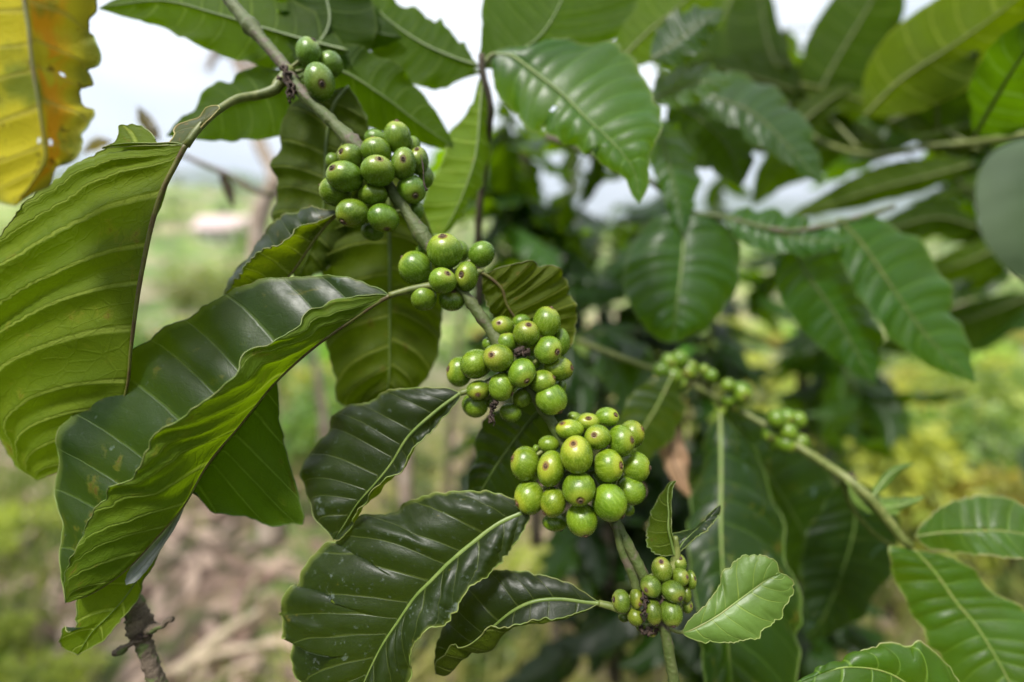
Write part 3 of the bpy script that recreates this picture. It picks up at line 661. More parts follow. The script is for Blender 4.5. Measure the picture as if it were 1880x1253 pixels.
# lowest leaf below the fold
leaf(MB, [(345, 905), (300, 985), (262, 1050), (232, 1095), (205, 1125), (170, 1160), (143, 1203)], [(334, 926), (308, 975), (280, 1040), (262, 1066), (245, 1105), (220, 1140), (192, 1176), (170, 1188)],
     [(310, 920), (250, 990), (190, 1040), (145, 1090), (139, 1110), (137, 1161), (118, 1155), (112, 1170), (119, 1190)], [.215, .213, .212, .210], [.215, .214, .212, .211], [.22, .218, .212, .208, .206],
     under=True, nv=7, delta=.05, amp=.0010, color=(.85, .88, .8), seed=6, ribr=.0006, label='ragged lowest leaf with a scorched tip')
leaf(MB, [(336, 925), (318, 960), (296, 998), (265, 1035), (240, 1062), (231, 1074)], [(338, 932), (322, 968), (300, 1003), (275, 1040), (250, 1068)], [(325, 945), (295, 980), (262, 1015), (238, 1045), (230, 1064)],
     [.207, .205, .204], [.207, .206, .205], [.209, .208, .207], mat='sheen', nv=3, amp=.0003, wave=.0003, arch=(.002, .002), NU=50, NV=8, rib='rim', ribr=.0003, seed=7, rim=False, color=(1, 1, 1), label='rolled edge with its glossy sheen painted silvery pale')
# V-folded leaf behind the petiole
leaf(MB, [(622, 388), (600, 408), (575, 440), (548, 480), (525, 510), (490, 535), (450, 548), (408, 548)],
     [(605, 398), (560, 414), (528, 440), (495, 458), (460, 478), (445, 500), (425, 525)], [(600, 386), (565, 382), (525, 398), (495, 425), (470, 440), (456, 478), (430, 492), (418, 520)],
     [.222, .224, .226, .228], [.217, .212, .212, .218], [.228, .236, .240, .236], nv=8, delta=.05, amp=.0012, arch=(.002, .003), color=(.9, .85, 1.0), seed=8, rib='midrib_brown', ribr=.0009)
# hanging undersides behind the stem
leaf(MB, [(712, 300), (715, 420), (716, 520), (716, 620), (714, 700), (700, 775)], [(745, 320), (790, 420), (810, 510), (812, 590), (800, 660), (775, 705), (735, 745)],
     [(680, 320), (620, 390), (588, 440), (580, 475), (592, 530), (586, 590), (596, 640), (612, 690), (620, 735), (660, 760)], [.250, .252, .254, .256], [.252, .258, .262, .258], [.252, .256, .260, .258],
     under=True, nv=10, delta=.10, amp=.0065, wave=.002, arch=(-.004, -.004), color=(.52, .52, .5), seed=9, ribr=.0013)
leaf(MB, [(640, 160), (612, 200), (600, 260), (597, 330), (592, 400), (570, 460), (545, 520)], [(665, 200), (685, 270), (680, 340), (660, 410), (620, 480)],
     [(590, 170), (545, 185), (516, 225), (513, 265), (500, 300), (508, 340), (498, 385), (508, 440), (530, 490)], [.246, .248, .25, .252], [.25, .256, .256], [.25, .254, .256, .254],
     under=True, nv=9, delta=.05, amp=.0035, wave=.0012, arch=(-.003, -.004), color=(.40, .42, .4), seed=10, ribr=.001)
# dark leaf, left of the fourth cluster
leaf(MB, [(845, 722), (800, 755), (750, 800), (718, 850), (690, 885), (655, 925), (630, 965), (612, 992)], [(842, 735), (805, 778), (765, 820), (735, 860), (700, 895), (668, 925), (645, 965), (625, 990)],
     [(820, 713), (785, 711), (730, 715), (700, 725), (676, 738), (640, 745), (612, 770), (600, 798), (572, 828), (558, 870), (562, 915), (578, 950), (600, 975)],
     [.208, .208, .210, .214], [.207, .203, .204, .210], [.212, .222, .230, .230, .222], nv=10, delta=.10, amp=.0015, wave=.0014, arch=(-.004, .003), color=(.85, .85, .9), mat='leaf_dark', seed=11, ribr=.001,
     petiole=([(905, 700), (880, 712), (860, 718)], [.212, .210, .209], [.0022, .0016, .0014]))
# bottom hero leaf
leaf(MB, z6((1330, 390), (1200, 450), (1080, 540), (960, 640), (860, 740), (780, 820), (690, 950), (610, 1070), (530, 1230), (470, 1380)),
     z6((1365, 400), (1300, 530), (1200, 660), (1100, 750), (1030, 810), (985, 890), (940, 960), (870, 985), (845, 1000), (790, 1060), (760, 1150), (740, 1260), (640, 1370)),
     z6((1300, 330), (1180, 290), (1000, 283), (860, 300), (740, 335), (660, 395), (600, 400), (540, 402), (490, 425), (430, 500), (380, 547), (320, 545), (240, 650), (190, 768), (140, 772), (115, 830), (104, 890), (75, 915), (96, 950), (100, 1035), (150, 1032), (155, 1120), (180, 1200), (210, 1228), (250, 1290), (360, 1370)),
     [.208, .205, .203, .203, .204, .206], [.206, .199, .194, .192, .195, .20], [.211, .216, .219, .220, .219, .216],
     nv=11, delta=(.16, .10), amp=.0020, wave=.0014, arch=(.003, .005), color=(1, 1, 1), ribr=.0014, mat='leaf_dark', seed=12, NU=160, NV=32,
     petiole=([(1075, 895), (1030, 915), (990, 930)], [.209, .209, .208], [.0024, .0017, .0016]))
# folded leaf at the bottom
leaf(MB, [(1100, 1108), (1078, 1106), (1030, 1100), (980, 1104), (940, 1122), (900, 1155), (850, 1200), (800, 1238)],
     [z6((1655, 890), (1590, 910), (1530, 935), (1440, 948), (1340, 958), (1260, 995), (1230, 1022), (1165, 1095), (1060, 1118), (990, 1175), (940, 1222)), z6((1655, 884), (1590, 902), (1530, 925), (1440, 938), (1340, 945), (1230, 980), (1155, 1000), (1110, 1042), (1000, 1076), (985, 1052), (930, 1110), (885, 1150))],
     z6((1680, 825), (1560, 750), (1400, 702), (1270, 688), (1180, 692), (1090, 740), (1020, 800), (930, 950), (880, 1100)),
     [.204, .204, .208, .214], [[.200, .197, .199, .207], [.199, .194, .192, .200]], [.207, .214, .218, .218], nv=9, delta=.08, amp=.0008, wave=.0010, arch=(0, .003), color=(.7, .7, .7), mat='leaf_dark', seed=13, ribr=.0011, NV=30,
     petiole=([(1165, 1120), (1140, 1119), (1120, 1113)], [.203, .203, .204], [.0019, .0017, .0015]))
# small pale young leaf
leaf(MB, zB((985, 762), (1050, 750), (1200, 670), (1340, 570), (1450, 490), (1550, 420), (1640, 375)),
     zB((990, 752), (1040, 680), (1130, 590), (1190, 520), (1240, 450), (1253, 400), (1255, 365), (1310, 320), (1330, 290), (1440, 256), (1530, 258), (1600, 290), (1620, 328), (1625, 360)),
     zB((1020, 795), (1150, 840), (1180, 825), (1290, 832), (1400, 810), (1480, 795), (1530, 740), (1640, 670), (1660, 600), (1700, 540), (1722, 490), (1720, 440), (1690, 392), (1660, 380)),
     [.203, .203, .205, .206], [.204, .209, .211, .208], [.202, .200, .202, .206], mat='leaf_young', nv=7, delta=.10, amp=.0007, wave=.0006, arch=(.001, .002), ribr=.0006, rib='rim', seed=14, color=(.92, .95, 1.0),
     petiole=(zB((860, 720), (915, 745), (950, 760)), [.202, .2025, .203], [.0011, .0008, .0007]), label='small pale yellow-green young leaf')
# folded pair above the last node
leaf(MB, zA((1125, 1000), (1108, 930), (1092, 850), (1095, 760), (1090, 680), (1098, 610), (1130, 575)), zA((1060, 1005), (1000, 985), (960, 920), (965, 820), (1000, 740), (1040, 660), (1090, 590)), zA((1128, 960), (1112, 900), (1104, 850), (1108, 760), (1104, 690), (1112, 620)),
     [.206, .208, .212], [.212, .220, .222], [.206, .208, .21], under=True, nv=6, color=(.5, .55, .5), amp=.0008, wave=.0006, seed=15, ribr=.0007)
leaf(MB, zA((1140, 995), (1170, 930), (1230, 865), (1300, 800), (1345, 755), (1388, 712)), zA((1100, 940), (1105, 880), (1180, 872), (1240, 850), (1300, 790), (1350, 740)), zA((1160, 978), (1220, 925), (1290, 870), (1340, 820), (1385, 760)),
     [.206, .208, .211], [.212, .222, .216], [.205, .204, .209], nv=6, color=(.6, .65, .6), amp=.0007, wave=.0006, seed=16, ribr=.0006)
tube('petiole', rail([(1215, 1075), (1236, 1040), (1243, 1018), (1240, 985)], [.205, .206, .206], 16), [.0017, .0018, .0016, .0010], M['petiole'], MB)
# ribbed underside right of the third cluster
leaf(MB, z5((1205, 360), (1265, 400), (1318, 455), (1345, 540), (1400, 620), (1480, 700), (1560, 760)),
     z5((1235, 365), (1290, 340), (1350, 320), (1470, 293), (1530, 325), (1590, 318), (1640, 350), (1690, 430), (1705, 490), (1722, 545), (1725, 640), (1700, 740), (1640, 800)),
     z5((1212, 385), (1215, 470), (1262, 590), (1330, 670), (1430, 770), (1520, 800)), [.218, .221, .224, .228], [.219, .224, .228, .232, .232], [.220, .226, .23],
     under=True, nv=11, delta=.0, amp=.0038, wave=.002, arch=(-.003, -.001), color=(.55, .52, .4), seed=17, ribr=.0009, rib='midrib_brown', petiole=([(850, 520), (870, 505), (882, 498)], [.215, .217, .218], [.0022, .0018, .0014]))
# dull leaf behind the fifth cluster
leaf(MB, [(1010, 735), (975, 770), (940, 815), (905, 865), (870, 925)], [(990, 730), (940, 745), (890, 770), (875, 830), (860, 890)], [(1015, 780), (1010, 840), (975, 890), (915, 925)],
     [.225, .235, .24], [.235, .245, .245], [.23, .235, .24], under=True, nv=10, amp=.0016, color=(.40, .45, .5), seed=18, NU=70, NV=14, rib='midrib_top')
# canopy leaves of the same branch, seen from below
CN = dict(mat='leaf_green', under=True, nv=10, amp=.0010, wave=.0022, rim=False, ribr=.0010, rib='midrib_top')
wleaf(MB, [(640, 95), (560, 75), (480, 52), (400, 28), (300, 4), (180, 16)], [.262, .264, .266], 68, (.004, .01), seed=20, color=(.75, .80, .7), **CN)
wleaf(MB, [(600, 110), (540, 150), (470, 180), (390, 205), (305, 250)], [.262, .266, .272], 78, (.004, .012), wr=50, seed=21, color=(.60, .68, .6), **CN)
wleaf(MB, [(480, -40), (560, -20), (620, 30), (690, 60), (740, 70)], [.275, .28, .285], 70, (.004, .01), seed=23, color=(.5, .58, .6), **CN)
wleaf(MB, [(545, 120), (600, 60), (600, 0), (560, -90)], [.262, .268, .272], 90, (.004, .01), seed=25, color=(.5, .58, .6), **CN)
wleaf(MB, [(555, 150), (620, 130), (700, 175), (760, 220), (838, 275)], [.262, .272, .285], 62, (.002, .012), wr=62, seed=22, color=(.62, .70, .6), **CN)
# ------------------------------------------------------------------ yellowing leaf, upper left, close to the lens
YL = thing('coffee_leaf', 'mottled yellow and orange leaf with brown specks hanging at the upper left edge', 'leaf', P(40, -60, .150))
leaf(YL, [(38, -120), (44, -50), (47, 0), (56, 60), (62, 120), (75, 200), (85, 270), (84, 300), (60, 340), (28, 378)],
     [(100, -100), (160, -40), (180, 0), (172, 35), (160, 60), (172, 90), (176, 112), (160, 130), (174, 150), (168, 170), (160, 182), (172, 205), (160, 226), (150, 250), (148, 280), (120, 310), (70, 345)],
     [(0, -100), (-90, -40), (-130, 40), (-140, 140), (-120, 240), (-80, 310), (-30, 355), (0, 372)],
     [.150, .150, .150, .152], [.156, .166, .164, .156], [.154, .160, .16, .156], mat='leaf_yellow', nv=8, delta=.10, amp=.0016, wave=.0022, under=True, ribr=.0006, seed=31, rib='midrib_brown', arch=(.001, .001), jag=.0004,
     holes=((.73, .12, .012, .05), (.72, -.10, .008, .035), (.47, .52, .006, .03)), name='blade')

tube('petiole', rail([(30, -420), (20, -300), (30, -200), (38, -120)], [.19, .17, .155, .15], 20), [.003, .0018, .0014, .0012], M['petiole'], YL, 8)
# ------------------------------------------------------------------ upright shoot carrying the bright leaf
def branch(name, label, pts, ds, rad, mat='stem', cat='branch', group=None):
    t_ = thing(name, label, cat, P(*pts[0], ds[0]), group); tube('stem', rail(pts, ds, 50), rad, M[mat], t_, 10, .08); return t_
G1 = dict(mat='leaf_green', nv=12, amp=.0011, wave=.0020, rim=False, ribr=.0010)
US = branch('coffee_shoot', 'upright coffee shoot behind the clusters with one large bright leaf pointing down', [(880, 560), (878, 420), (888, 320), (898, 240), (900, 190), (886, 135), (884, 100)], [.36, .345, .33, .315, .30, .285, .28], [.004, .0028, .0022, .0020], 'darkbark')
leaf(US, zr1((150, 312), (250, 322), (400, 430), (540, 540), (680, 680), (800, 790), (900, 900), (960, 1000), (982, 1172)),
     zr1((160, 295), (240, 275), (330, 258), (400, 240), (480, 218), (540, 240), (600, 235), (660, 255), (720, 250), (810, 262), (850, 285), (870, 320), (915, 320), (960, 352), (985, 400), (1010, 440), (1020, 490), (1050, 520), (1060, 570), (1075, 598), (1112, 622), (1112, 720), (1085, 790), (1055, 870), (1040, 960), (1030, 1080)),
     zr1((130, 350), (140, 450), (165, 540), (220, 600), (290, 670), (330, 745), (370, 760), (415, 745), (430, 710), (450, 765), (500, 795), (545, 825), (610, 830), (670, 890), (690, 868), (740, 920), (800, 970), (900, 1030), (940, 1120)),
     [.283, .278, .272, .268, .268], [.288, .292, .286, .276, .27], [.285, .282, .276, .272, .27], mat='leaf_green', nv=13, delta=.10, amp=.0009, wave=.0018, arch=(.003, .002), color=(1.0, 1.05, 1.3), seed=32, ribr=.0013,
     petiole=([(884, 128), (893, 112), (900, 104)], [.284, .284, .283], [.0016, .0014, .0013]), holes=((.40, .36, .012, .06),), label='large bright green leaf pointing down')
leaf(US, [(886, 138), (880, 200), (876, 260), (866, 310), (842, 375), (812, 432)], [(900, 200), (902, 260), (888, 320), (860, 380), (830, 420)],
     zr1((60, 470), (20, 600), (-40, 690), (-110, 740), (-122, 830), (-130, 900), (-190, 1010), (-240, 1100), (-262, 1200), (-260, 1330)) , [.286, .284, .28, .275], [.30, .305, .29], [.286, .285, .28, .278], under=True, mat='leaf', color=(1.0, 1.15, 1.0), nv=10, delta=-.03, seed=33, ribr=.0009, NU=80, NV=16)
leaf(US, zr1((60, 395), (180, 330), (340, 270), (430, 190), (500, 80), (560, -60), (590, -200)), zr1((60, 340), (75, 200), (80, 60), (95, -60), (200, -160), (400, -220)), zr1((250, 400), (500, 360), (740, 280), (860, 200), (960, 60), (985, -60), (850, -180)),
     [.285, .29, .295, .30], [.287, .295, .30], [.29, .298, .30], under=True, mat='leaf_green', nv=9, rim=False, seed=34, color=(.62, .72, .6), NU=60, NV=14)
wleaf(US, [(878, 122), (835, 108), (770, 78), (700, 26), (650, -40)], [.284, .288, .29], 78, (.004, .01), wr=48, seed=35, color=(.72, .80, .6), under=True, **{**G1})
wleaf(US, [(882, 135), (845, 120), (790, 120), (720, 60), (640, 10)], [.30, .31, .315], 40, (.004, .01), wr=50, seed=36, color=(.60, .66, .6), under=True, **G1)

# ------------------------------------------------------------------ second fruiting branch, blurred
B2p = [(1060, 625), (1110, 645), (1190, 675), (1240, 692), (1300, 722), (1345, 748), (1400, 778), (1480, 830), (1545, 872), (1590, 908), (1625, 948), (1652, 985), (1672, 1003)]
B2d = [.385, .38, .375, .37, .365, .36, .35, .34, .325, .305, .295, .29, .285]
B2 = branch('coffee_branch', 'blurred second coffee branch behind on the right with small pea-sized cherry clusters', B2p, B2d, [.0026, .0022, .0024, .0027, .0032, .0026], 'petiole')
s2 = rail(B2p, B2d, 100)
near2 = lambda p: s2[int(np.argmin(((s2 - p) ** 2).sum(1)))]
ident = lambda *a: list(a)
for sd_, d0, lst in ((11, .367, [(1214, 680, 13), (1228, 664, 13), (1247, 660, 14), (1262, 682, 14), (1236, 690, 14), (1248, 704, 11), (1228, 706, 12), (1268, 672, 10)]),
                    (12, .358, [(1336, 708, 11), (1360, 722, 17), (1337, 735, 12), (1350, 745, 11)]),
                    (13, .345, [(1425, 770, 14), (1444, 766, 13), (1465, 772, 13), (1416, 798, 14), (1447, 793, 14), (1443, 815, 16), (1470, 812, 13), (1425, 815, 11)]),
                    (14, .365, [(1305, 690, 11), (1292, 678, 8)])):
    cluster(B2, ident, 1, [(x, y, r * 1.18, r * 1.22, (x + (i % 3 - 1) * r * .6, y + r * .3) if i % 2 else None, -9 + 3 * (i % 4)) for i, (x, y, r) in enumerate(lst)], d0, sd_, (.88, .95, .95), near2, 16)
leaf(B2, z7((900, 610), (1000, 720), (1100, 860), (1200, 980), (1300, 1140), (1380, 1290), (1450, 1420)), z7((1000, 625), (1060, 640), (1200, 720), (1280, 815), (1400, 880), (1560, 1000), (1640, 1200), (1560, 1350)),
     z7((830, 595), (770, 600), (775, 660), (795, 740), (825, 790), (850, 855), (900, 950), (940, 990), (955, 1060), (1020, 1120), (1100, 1250), (1250, 1380)), [.285, .275, .262, .25], [.285, .275, .262, .252], [.287, .282, .275, .262],
     mat='leaf_green', nv=12, delta=.09, amp=.0014, wave=.0012, arch=(.002, .002), color=(1.25, 1.12, 1.3), seed=41, ribr=.001, rib='rim', label='large light green leaf at the right edge')
leaf(B2, z7((905, 545), (1000, 530), (1150, 520), (1300, 515), (1430, 530), (1600, 560)), z7((920, 505), (1000, 420), (1080, 375), (1180, 352), (1280, 345), (1370, 370), (1450, 420), (1540, 480)), z7((950, 590), (1050, 615), (1200, 632), (1300, 640), (1430, 655), (1540, 630)),
     [.288, .282, .275, .27], [.289, .292, .288, .28], [.287, .278, .27, .268], mat='leaf_green', nv=9, delta=.08, amp=.0009, wave=.001, color=(1.35, 1.15, 1.8), seed=42, ribr=.0008, rib='rim', holes=((.50, -.02, .02, .09),))
leaf(B2, [(1322, 755), (1323, 800), (1324, 880), (1324, 960), (1328, 1060), (1335, 1160), (1345, 1260), (1350, 1340)], [(1350, 790), (1395, 850), (1430, 930), (1440, 1010), (1462, 1100), (1468, 1200), (1440, 1300)],
     [(1305, 790), (1288, 850), (1268, 930), (1262, 1010), (1280, 1120), (1290, 1200), (1300, 1280)], [.362, .32, .29, .28], [.36, .335, .305, .29], [.37, .32, .295, .285], mat='leaf', nv=12, delta=.11, amp=.0024, wave=.0025, arch=(.004, .004), color=(.75, .95, .8), seed=43, rim=True, ribr=.0016, rib='rim')
wleaf(B2, [(1335, 745), (1380, 830), (1430, 900), (1480, 990), (1520, 1110)], [.37, .38, .40], 95, (.02, .01), seed=44, color=(.55, .7, .7), mat='leaf', nv=11, amp=.0022, rim=False)
wleaf(B2, [(1545, 880), (1570, 940), (1560, 1010), (1520, 1120), (1480, 1180)], [.36, .37, .38], 85, (.01, .01), seed=45, color=(.5, .65, .7), mat='leaf', nv=11, amp=.0022, rim=False)
wleaf(B2, [(1235, 690), (1205, 750), (1170, 810), (1150, 880)], [.345, .34, .34], 52, (.012, .002), seed=46, color=(1.1, 1.1, 1.3), mat='leaf', nv=9, rim=False, rib='rim')
wleaf(B2, [(1555, 885), (1590, 925), (1640, 930), (1700, 912)], [.30, .295, .29], 17, (.01, .0), seed=47, color=(1.0, 1.0, 1.0), mat='leaf_young', nv=6, rim=False)
tube('stem', rail([(1545, 870), (1560, 925), (1600, 975), (1640, 1005)], [.31, .315, .33], 20), [.0016, .0012, .0010], M['petiole'], B2, 8)
dried(B2, [(1550, 880), (1565, 885), (1575, 905)], [.305, .305, .305], .0022, 50, 4)
BL = thing('coffee_leaf', 'pale wavy green leaf rising into the frame at the bottom right corner', 'leaf', P(1700, 1330, .21))
leaf(BL, [(1780, 1380), (1715, 1300), (1640, 1240), (1560, 1225), (1500, 1240), (1440, 1262)], [(1700, 1380), (1600, 1330), (1520, 1300)], z7((1150, 1340), (1100, 1220), (1000, 1120), (920, 1048), (880, 1072), (830, 1072), (770, 1058), (700, 1082), (640, 1112), (600, 1145), (572, 1190), (520, 1185), (450, 1180), (430, 1222), (370, 1232), (310, 1262)),
     [.21, .208, .207, .207], [.205, .20, .203], [.212, .216, .216, .213, .21], mat='leaf_green', nv=8, amp=.0013, wave=.001, color=(1.3, 1.15, 1.8), arch=(.001, .003), seed=48, ribr=.0009, rib='rim', name='blade')

wleaf(B2, [(1600, 915), (1625, 880), (1650, 860), (1680, 850)], [.298, .30, .30], 10, (.004, .0), seed=49, color=(.8, .85, .8), mat='leaf_young', nv=5, rim=False)
# ------------------------------------------------------------------ third branch: hanging leaves right of centre
B3 = branch('coffee_branch', 'blurred coffee branch right of centre with broad leaves hanging straight down', [(1000, 250), (1100, 290), (1190, 330), (1255, 385), (1330, 400), (1440, 425), (1545, 408), (1640, 380)], [.40, .40, .395, .385, .38, .37, .37, .38], [.0030, .0026, .0024, .0022], 'stem')
K3 = dict(mat='leaf_green', nv=11, wave=.0025, rim=False, rib='petiole')
leaf(B3, [(1256, 385), (1256, 430), (1252, 490), (1243, 560), (1237, 628)], [(1300, 400), (1345, 430), (1362, 480), (1350, 530), (1318, 580), (1290, 605), (1262, 622)], [(1205, 405), (1165, 440), (1145, 500), (1150, 545), (1175, 590), (1200, 618), (1222, 628)],
     [.385, .37, .36, .36], [.39, .38, .37], [.39, .38, .365], mat='leaf_green', nv=9, delta=.12, amp=.0026, wave=.002, arch=(.006, .006), color=(.62, .72, 1.0), seed=61, ribr=.0015, rib='rim', NU=80, NV=16)
wleaf(B3, [(1325, 398), (1380, 415), (1440, 432), (1500, 442), (1562, 440)], [.38, .37, .36], 38, (.01, -.004), seed=62, color=(.85, .95, 1.6), amp=.003, **K3)
wleaf(B3, [(1538, 400), (1585, 450), (1640, 530), (1705, 620), (1792, 705)], [.37, .355, .34], 88, (.012, .004), wr=62, seed=63, color=(.95, 1.0, 1.5), amp=.0022, **K3)
wleaf(B3, [(1440, 425), (1480, 500), (1530, 570), (1570, 640), (1607, 705)], [.38, .375, .365], 80, (.015, .01), wr=68, seed=64, color=(.6, .72, 1.0), amp=.0022, **K3)
wleaf(B3, [(1190, 185), (1235, 165), (1290, 150), (1348, 148)], [.36, .35, .35], 36, (.012, 0), seed=65, color=(.9, .85, 1.8), amp=.001, **K3)
wleaf(B3, [(1270, 170), (1370, 200), (1440, 260), (1512, 340)], [.40, .38, .37], 62, (.015, 0), wr=40, seed=66, color=(.7, .72, 1.5), amp=.0015, **K3)
wleaf(B3, [(1225, 185), (1290, 225), (1340, 280), (1360, 345)], [.43, .42, .41], 70, (.01, .0), seed=67, color=(.42, .5, .6), under=True, amp=.0015, **K3)
wleaf(B3, [(1205, 215), (1225, 290), (1240, 350), (1255, 430)], [.39, .38, .37], 48, (.01, .004), wr=32, seed=68, color=(.75, .85, 1.4), amp=.002, **K3)
wleaf(B3, [(1195, 110), (1240, 80), (1290, 40), (1330, 20)], [.34, .34, .34], 42, (.01, .0), seed=69, color=(.62, .62, 1.2), amp=.002, **K3)
wleaf(B3, [(1130, 120), (1190, 60), (1250, 10), (1330, -60)], [.38, .38, .38], 60, (.01, .0), seed=70, color=(1.0, 1.0, .8), under=True, amp=.002, **K3)

# ------------------------------------------------------------------ broad-leaved tree, upper right
B4 = branch('leafy_branch', 'out-of-focus leafy branch filling the upper right corner with long backlit leaves', [(2000, 230), (1880, 250), (1790, 262), (1700, 270), (1600, 285), (1500, 255), (1440, 190), (1400, 120)], [.36, .38, .42, .45, .48, .54, .58, .60], [.0045, .003, .0028, .0024, .002], 'petiole')
K4 = dict(mat='leaf_green', nv=8, wave=.002, rim=False, rib='petiole', ribr=.0016, under=True, amp=.001)
for i, (mid_, dd, w, wr, col) in enumerate([
    ([(1585, 215), (1650, 150), (1740, 90), (1840, 20), (1960, -80)], [.33, .31, .29], 88, 80, (1.3, 1.15, .8)),
    ([(1490, 200), (1530, 120), (1590, 20), (1660, -110)], [.37, .36, .35], 68, 78, (.55, .62, .5)),
    ([(1470, 190), (1420, 110), (1400, 30), (1390, -80)], [.40, .40, .40], 80, 30, (.42, .48, .4)),
    ([(1440, 210), (1360, 150), (1280, 90), (1180, 60)], [.42, .42, .43], 70, 60, (.45, .52, .4)),
    ([(1720, 240), (1722, 180), (1740, 120), (1800, 95)], [.33, .32, .31], 60, 85, (.30, .36, .4)),
    ([(1790, 250), (1830, 180), (1880, 100), (1960, 0)], [.30, .27, .25], 60, 90, (.34, .44, .9)),
    ([(1790, 300), (1700, 325), (1600, 350), (1500, 385), (1440, 400)], [.36, .37, .38], 26, 40, (.75, .75, .8)),
    ([(1800, 420), (1720, 400), (1640, 420), (1580, 440)], [.37, .37, .38], 30, 34, (.4, .45, .5)),
    ([(1560, 250), (1480, 285), (1420, 320), (1380, 380)], [.40, .40, .41], 40, 45, (.65, .7, .8)),
    ([(1870, 430), (1800, 470), (1720, 500), (1650, 520)], [.42, .43, .44], 34, 30, (.8, .8, .8)),
    ([(1960, 200), (1860, 215), (1760, 235), (1660, 262)], [.36, .37, .38], 30, 40, (.6, .65, .6)),
    ([(1960, 330), (1860, 330), (1780, 345), (1700, 372)], [.40, .41, .42], 22, 30, (.6, .65, .6)),
    ([(1360, -60), (1330, 20), (1270, 90), (1200, 130)], [.45, .45, .45], 70, 60, (.7, .75, .6)),
    ([(1640, -80), (1600, 20), (1580, 110), (1540, 180)], [.44, .44, .44], 50, 40, (.6, .7, .5)),
    ([(1520, 300), (1440, 250), (1360, 240), (1290, 260)], [.46, .46, .46], 40, 40, (.5, .55, .4)),
    ([(1850, 120), (1780, 110), (1700, 150), (1640, 215)], [.42, .42, .43], 55, 60, (.45, .5, .4)),
    ([(1560, 120), (1500, 150), (1440, 200), (1370, 230)], [.48, .48, .49], 50, 50, (.6, .7, .4)),
    ([(1290, -40), (1350, 20), (1380, 80), (1400, 160)], [.5, .5, .5], 55, 60, (.55, .65, .35)),
    ([(1900, 190), (1830, 160), (1760, 180), (1690, 225)], [.46, .46, .46], 40, 40, (.7, .8, .4)),
    ([(1900, 540), (1800, 580), (1700, 610), (1600, 640)], [.45, .46, .47], 60, 30, (.32, .36, .4))]):
    wleaf(B4, mid_, [a_ * 1.0 + (a_ - .24) * 1.3 for a_ in dd], w, (.01, .004), wr=wr, seed=80 + i, color=col, **K4)
for i in range(20):
    rl = np.random.default_rng(900 + i); x0_ = rl.uniform(1330, 1860); y0_ = rl.uniform(150, 270); an = rl.uniform(-2.9, -.25) if i < 14 else rl.uniform(-.3, .3) + math.pi * (i % 2); ln_ = rl.uniform(130, 230); d_ = rl.uniform(.5, .66)
    pts_ = [(x0_ + ln_ * f * math.cos(an), y0_ + ln_ * f * math.sin(an) + 30 * f * f) for f in (0, .33, .66, 1)]; cv = rl.choice([.3, .42, .6, .85]); w_ = rl.uniform(28, 52)
    wleaf(B4, pts_, [d_, d_ * .98, d_ * .97], w_, (.01, .004), wr=w_ * rl.uniform(.6, 1), seed=120 + i, color=(cv * rl.uniform(.9, 1.2), cv * 1.08, cv * .6), **K4)
    if i % 3 == 0: tube('twig', rail([(x0_, y0_), (x0_ + 40, y0_ + 45), (x0_ + 110, 275)], [d_, d_, d_ * .95], 12), [.0012, .0016, .002], M['petiole'], B4, 6)
FL = thing('broad_leaf', 'smooth grey-green leaf very near the lens at the right edge', 'leaf', P(1960, 200, .125))
leaf(FL, [(1985, 200), (1960, 270), (1930, 350), (1910, 430), (1898, 520)], [(2040, 300), (2030, 400), (1960, 500)], [(1900, 248), (1840, 268), (1806, 300), (1790, 360), (1800, 430), (1830, 475), (1865, 508)], [.125, .122, .12, .12], [.125, .122, .12], [.128, .128, .126, .122],
     mat='greyleaf', nv=5, amp=.0002, wave=.0003, jag=.0001, color=(1, 1, 1), arch=(0, .002), seed=95, rim=False, name='blade', rib='petiole', ribr=.0012)

tube('petiole', rail([(2200, 60), (2080, 120), (1985, 200)], [.14, .13, .125], 16), [.003, .002, .0014], M['petiole'], FL, 8)
# ------------------------------------------------------------------ bare twig, lower left
TW = thing('bare_twig', 'bare brown twig with a swollen node and two stub shoots at the bottom left', 'twig', P(300, 1290, .225))
tp = rail([(232, 1075), (243, 1105), (255, 1140), (262, 1175), (275, 1215), (300, 1290)], [.228, .228, .227, .226, .225, .225], 60)
g = Geo(); g.add(tube_geo(tp, [.0034, .0042, .0050, .0056, .0036, .0034, .0036, .0037, .0038], 14, .10, seed=4)); g.obj('stem', M['twig'], TW)
tube('shoot', rail([(268, 1160), (285, 1152), (298, 1150), (306, 1140), (318, 1137)], [.222, .221, .221], 20), [.0016, .0022, .0011, .0014, .0012], M['twig'], TW, 8, .2)
tube('shoot', rail([(262, 1175), (245, 1180), (232, 1188), (220, 1196), (208, 1200)], [.223, .222, .222], 20), [.0012, .0010, .0012, .0024, .0012], M['twig'], TW, 8, .2)
g = Geo()
for k, (x, y) in enumerate([(283, 1148), (277, 1158), (270, 1166), (256, 1170)]): g.add(blob_geo(P(x, y, .2225), .0017, (1, .8, .8), 30 + k, .5, 7))
g.obj('bud', M['dead'], TW)

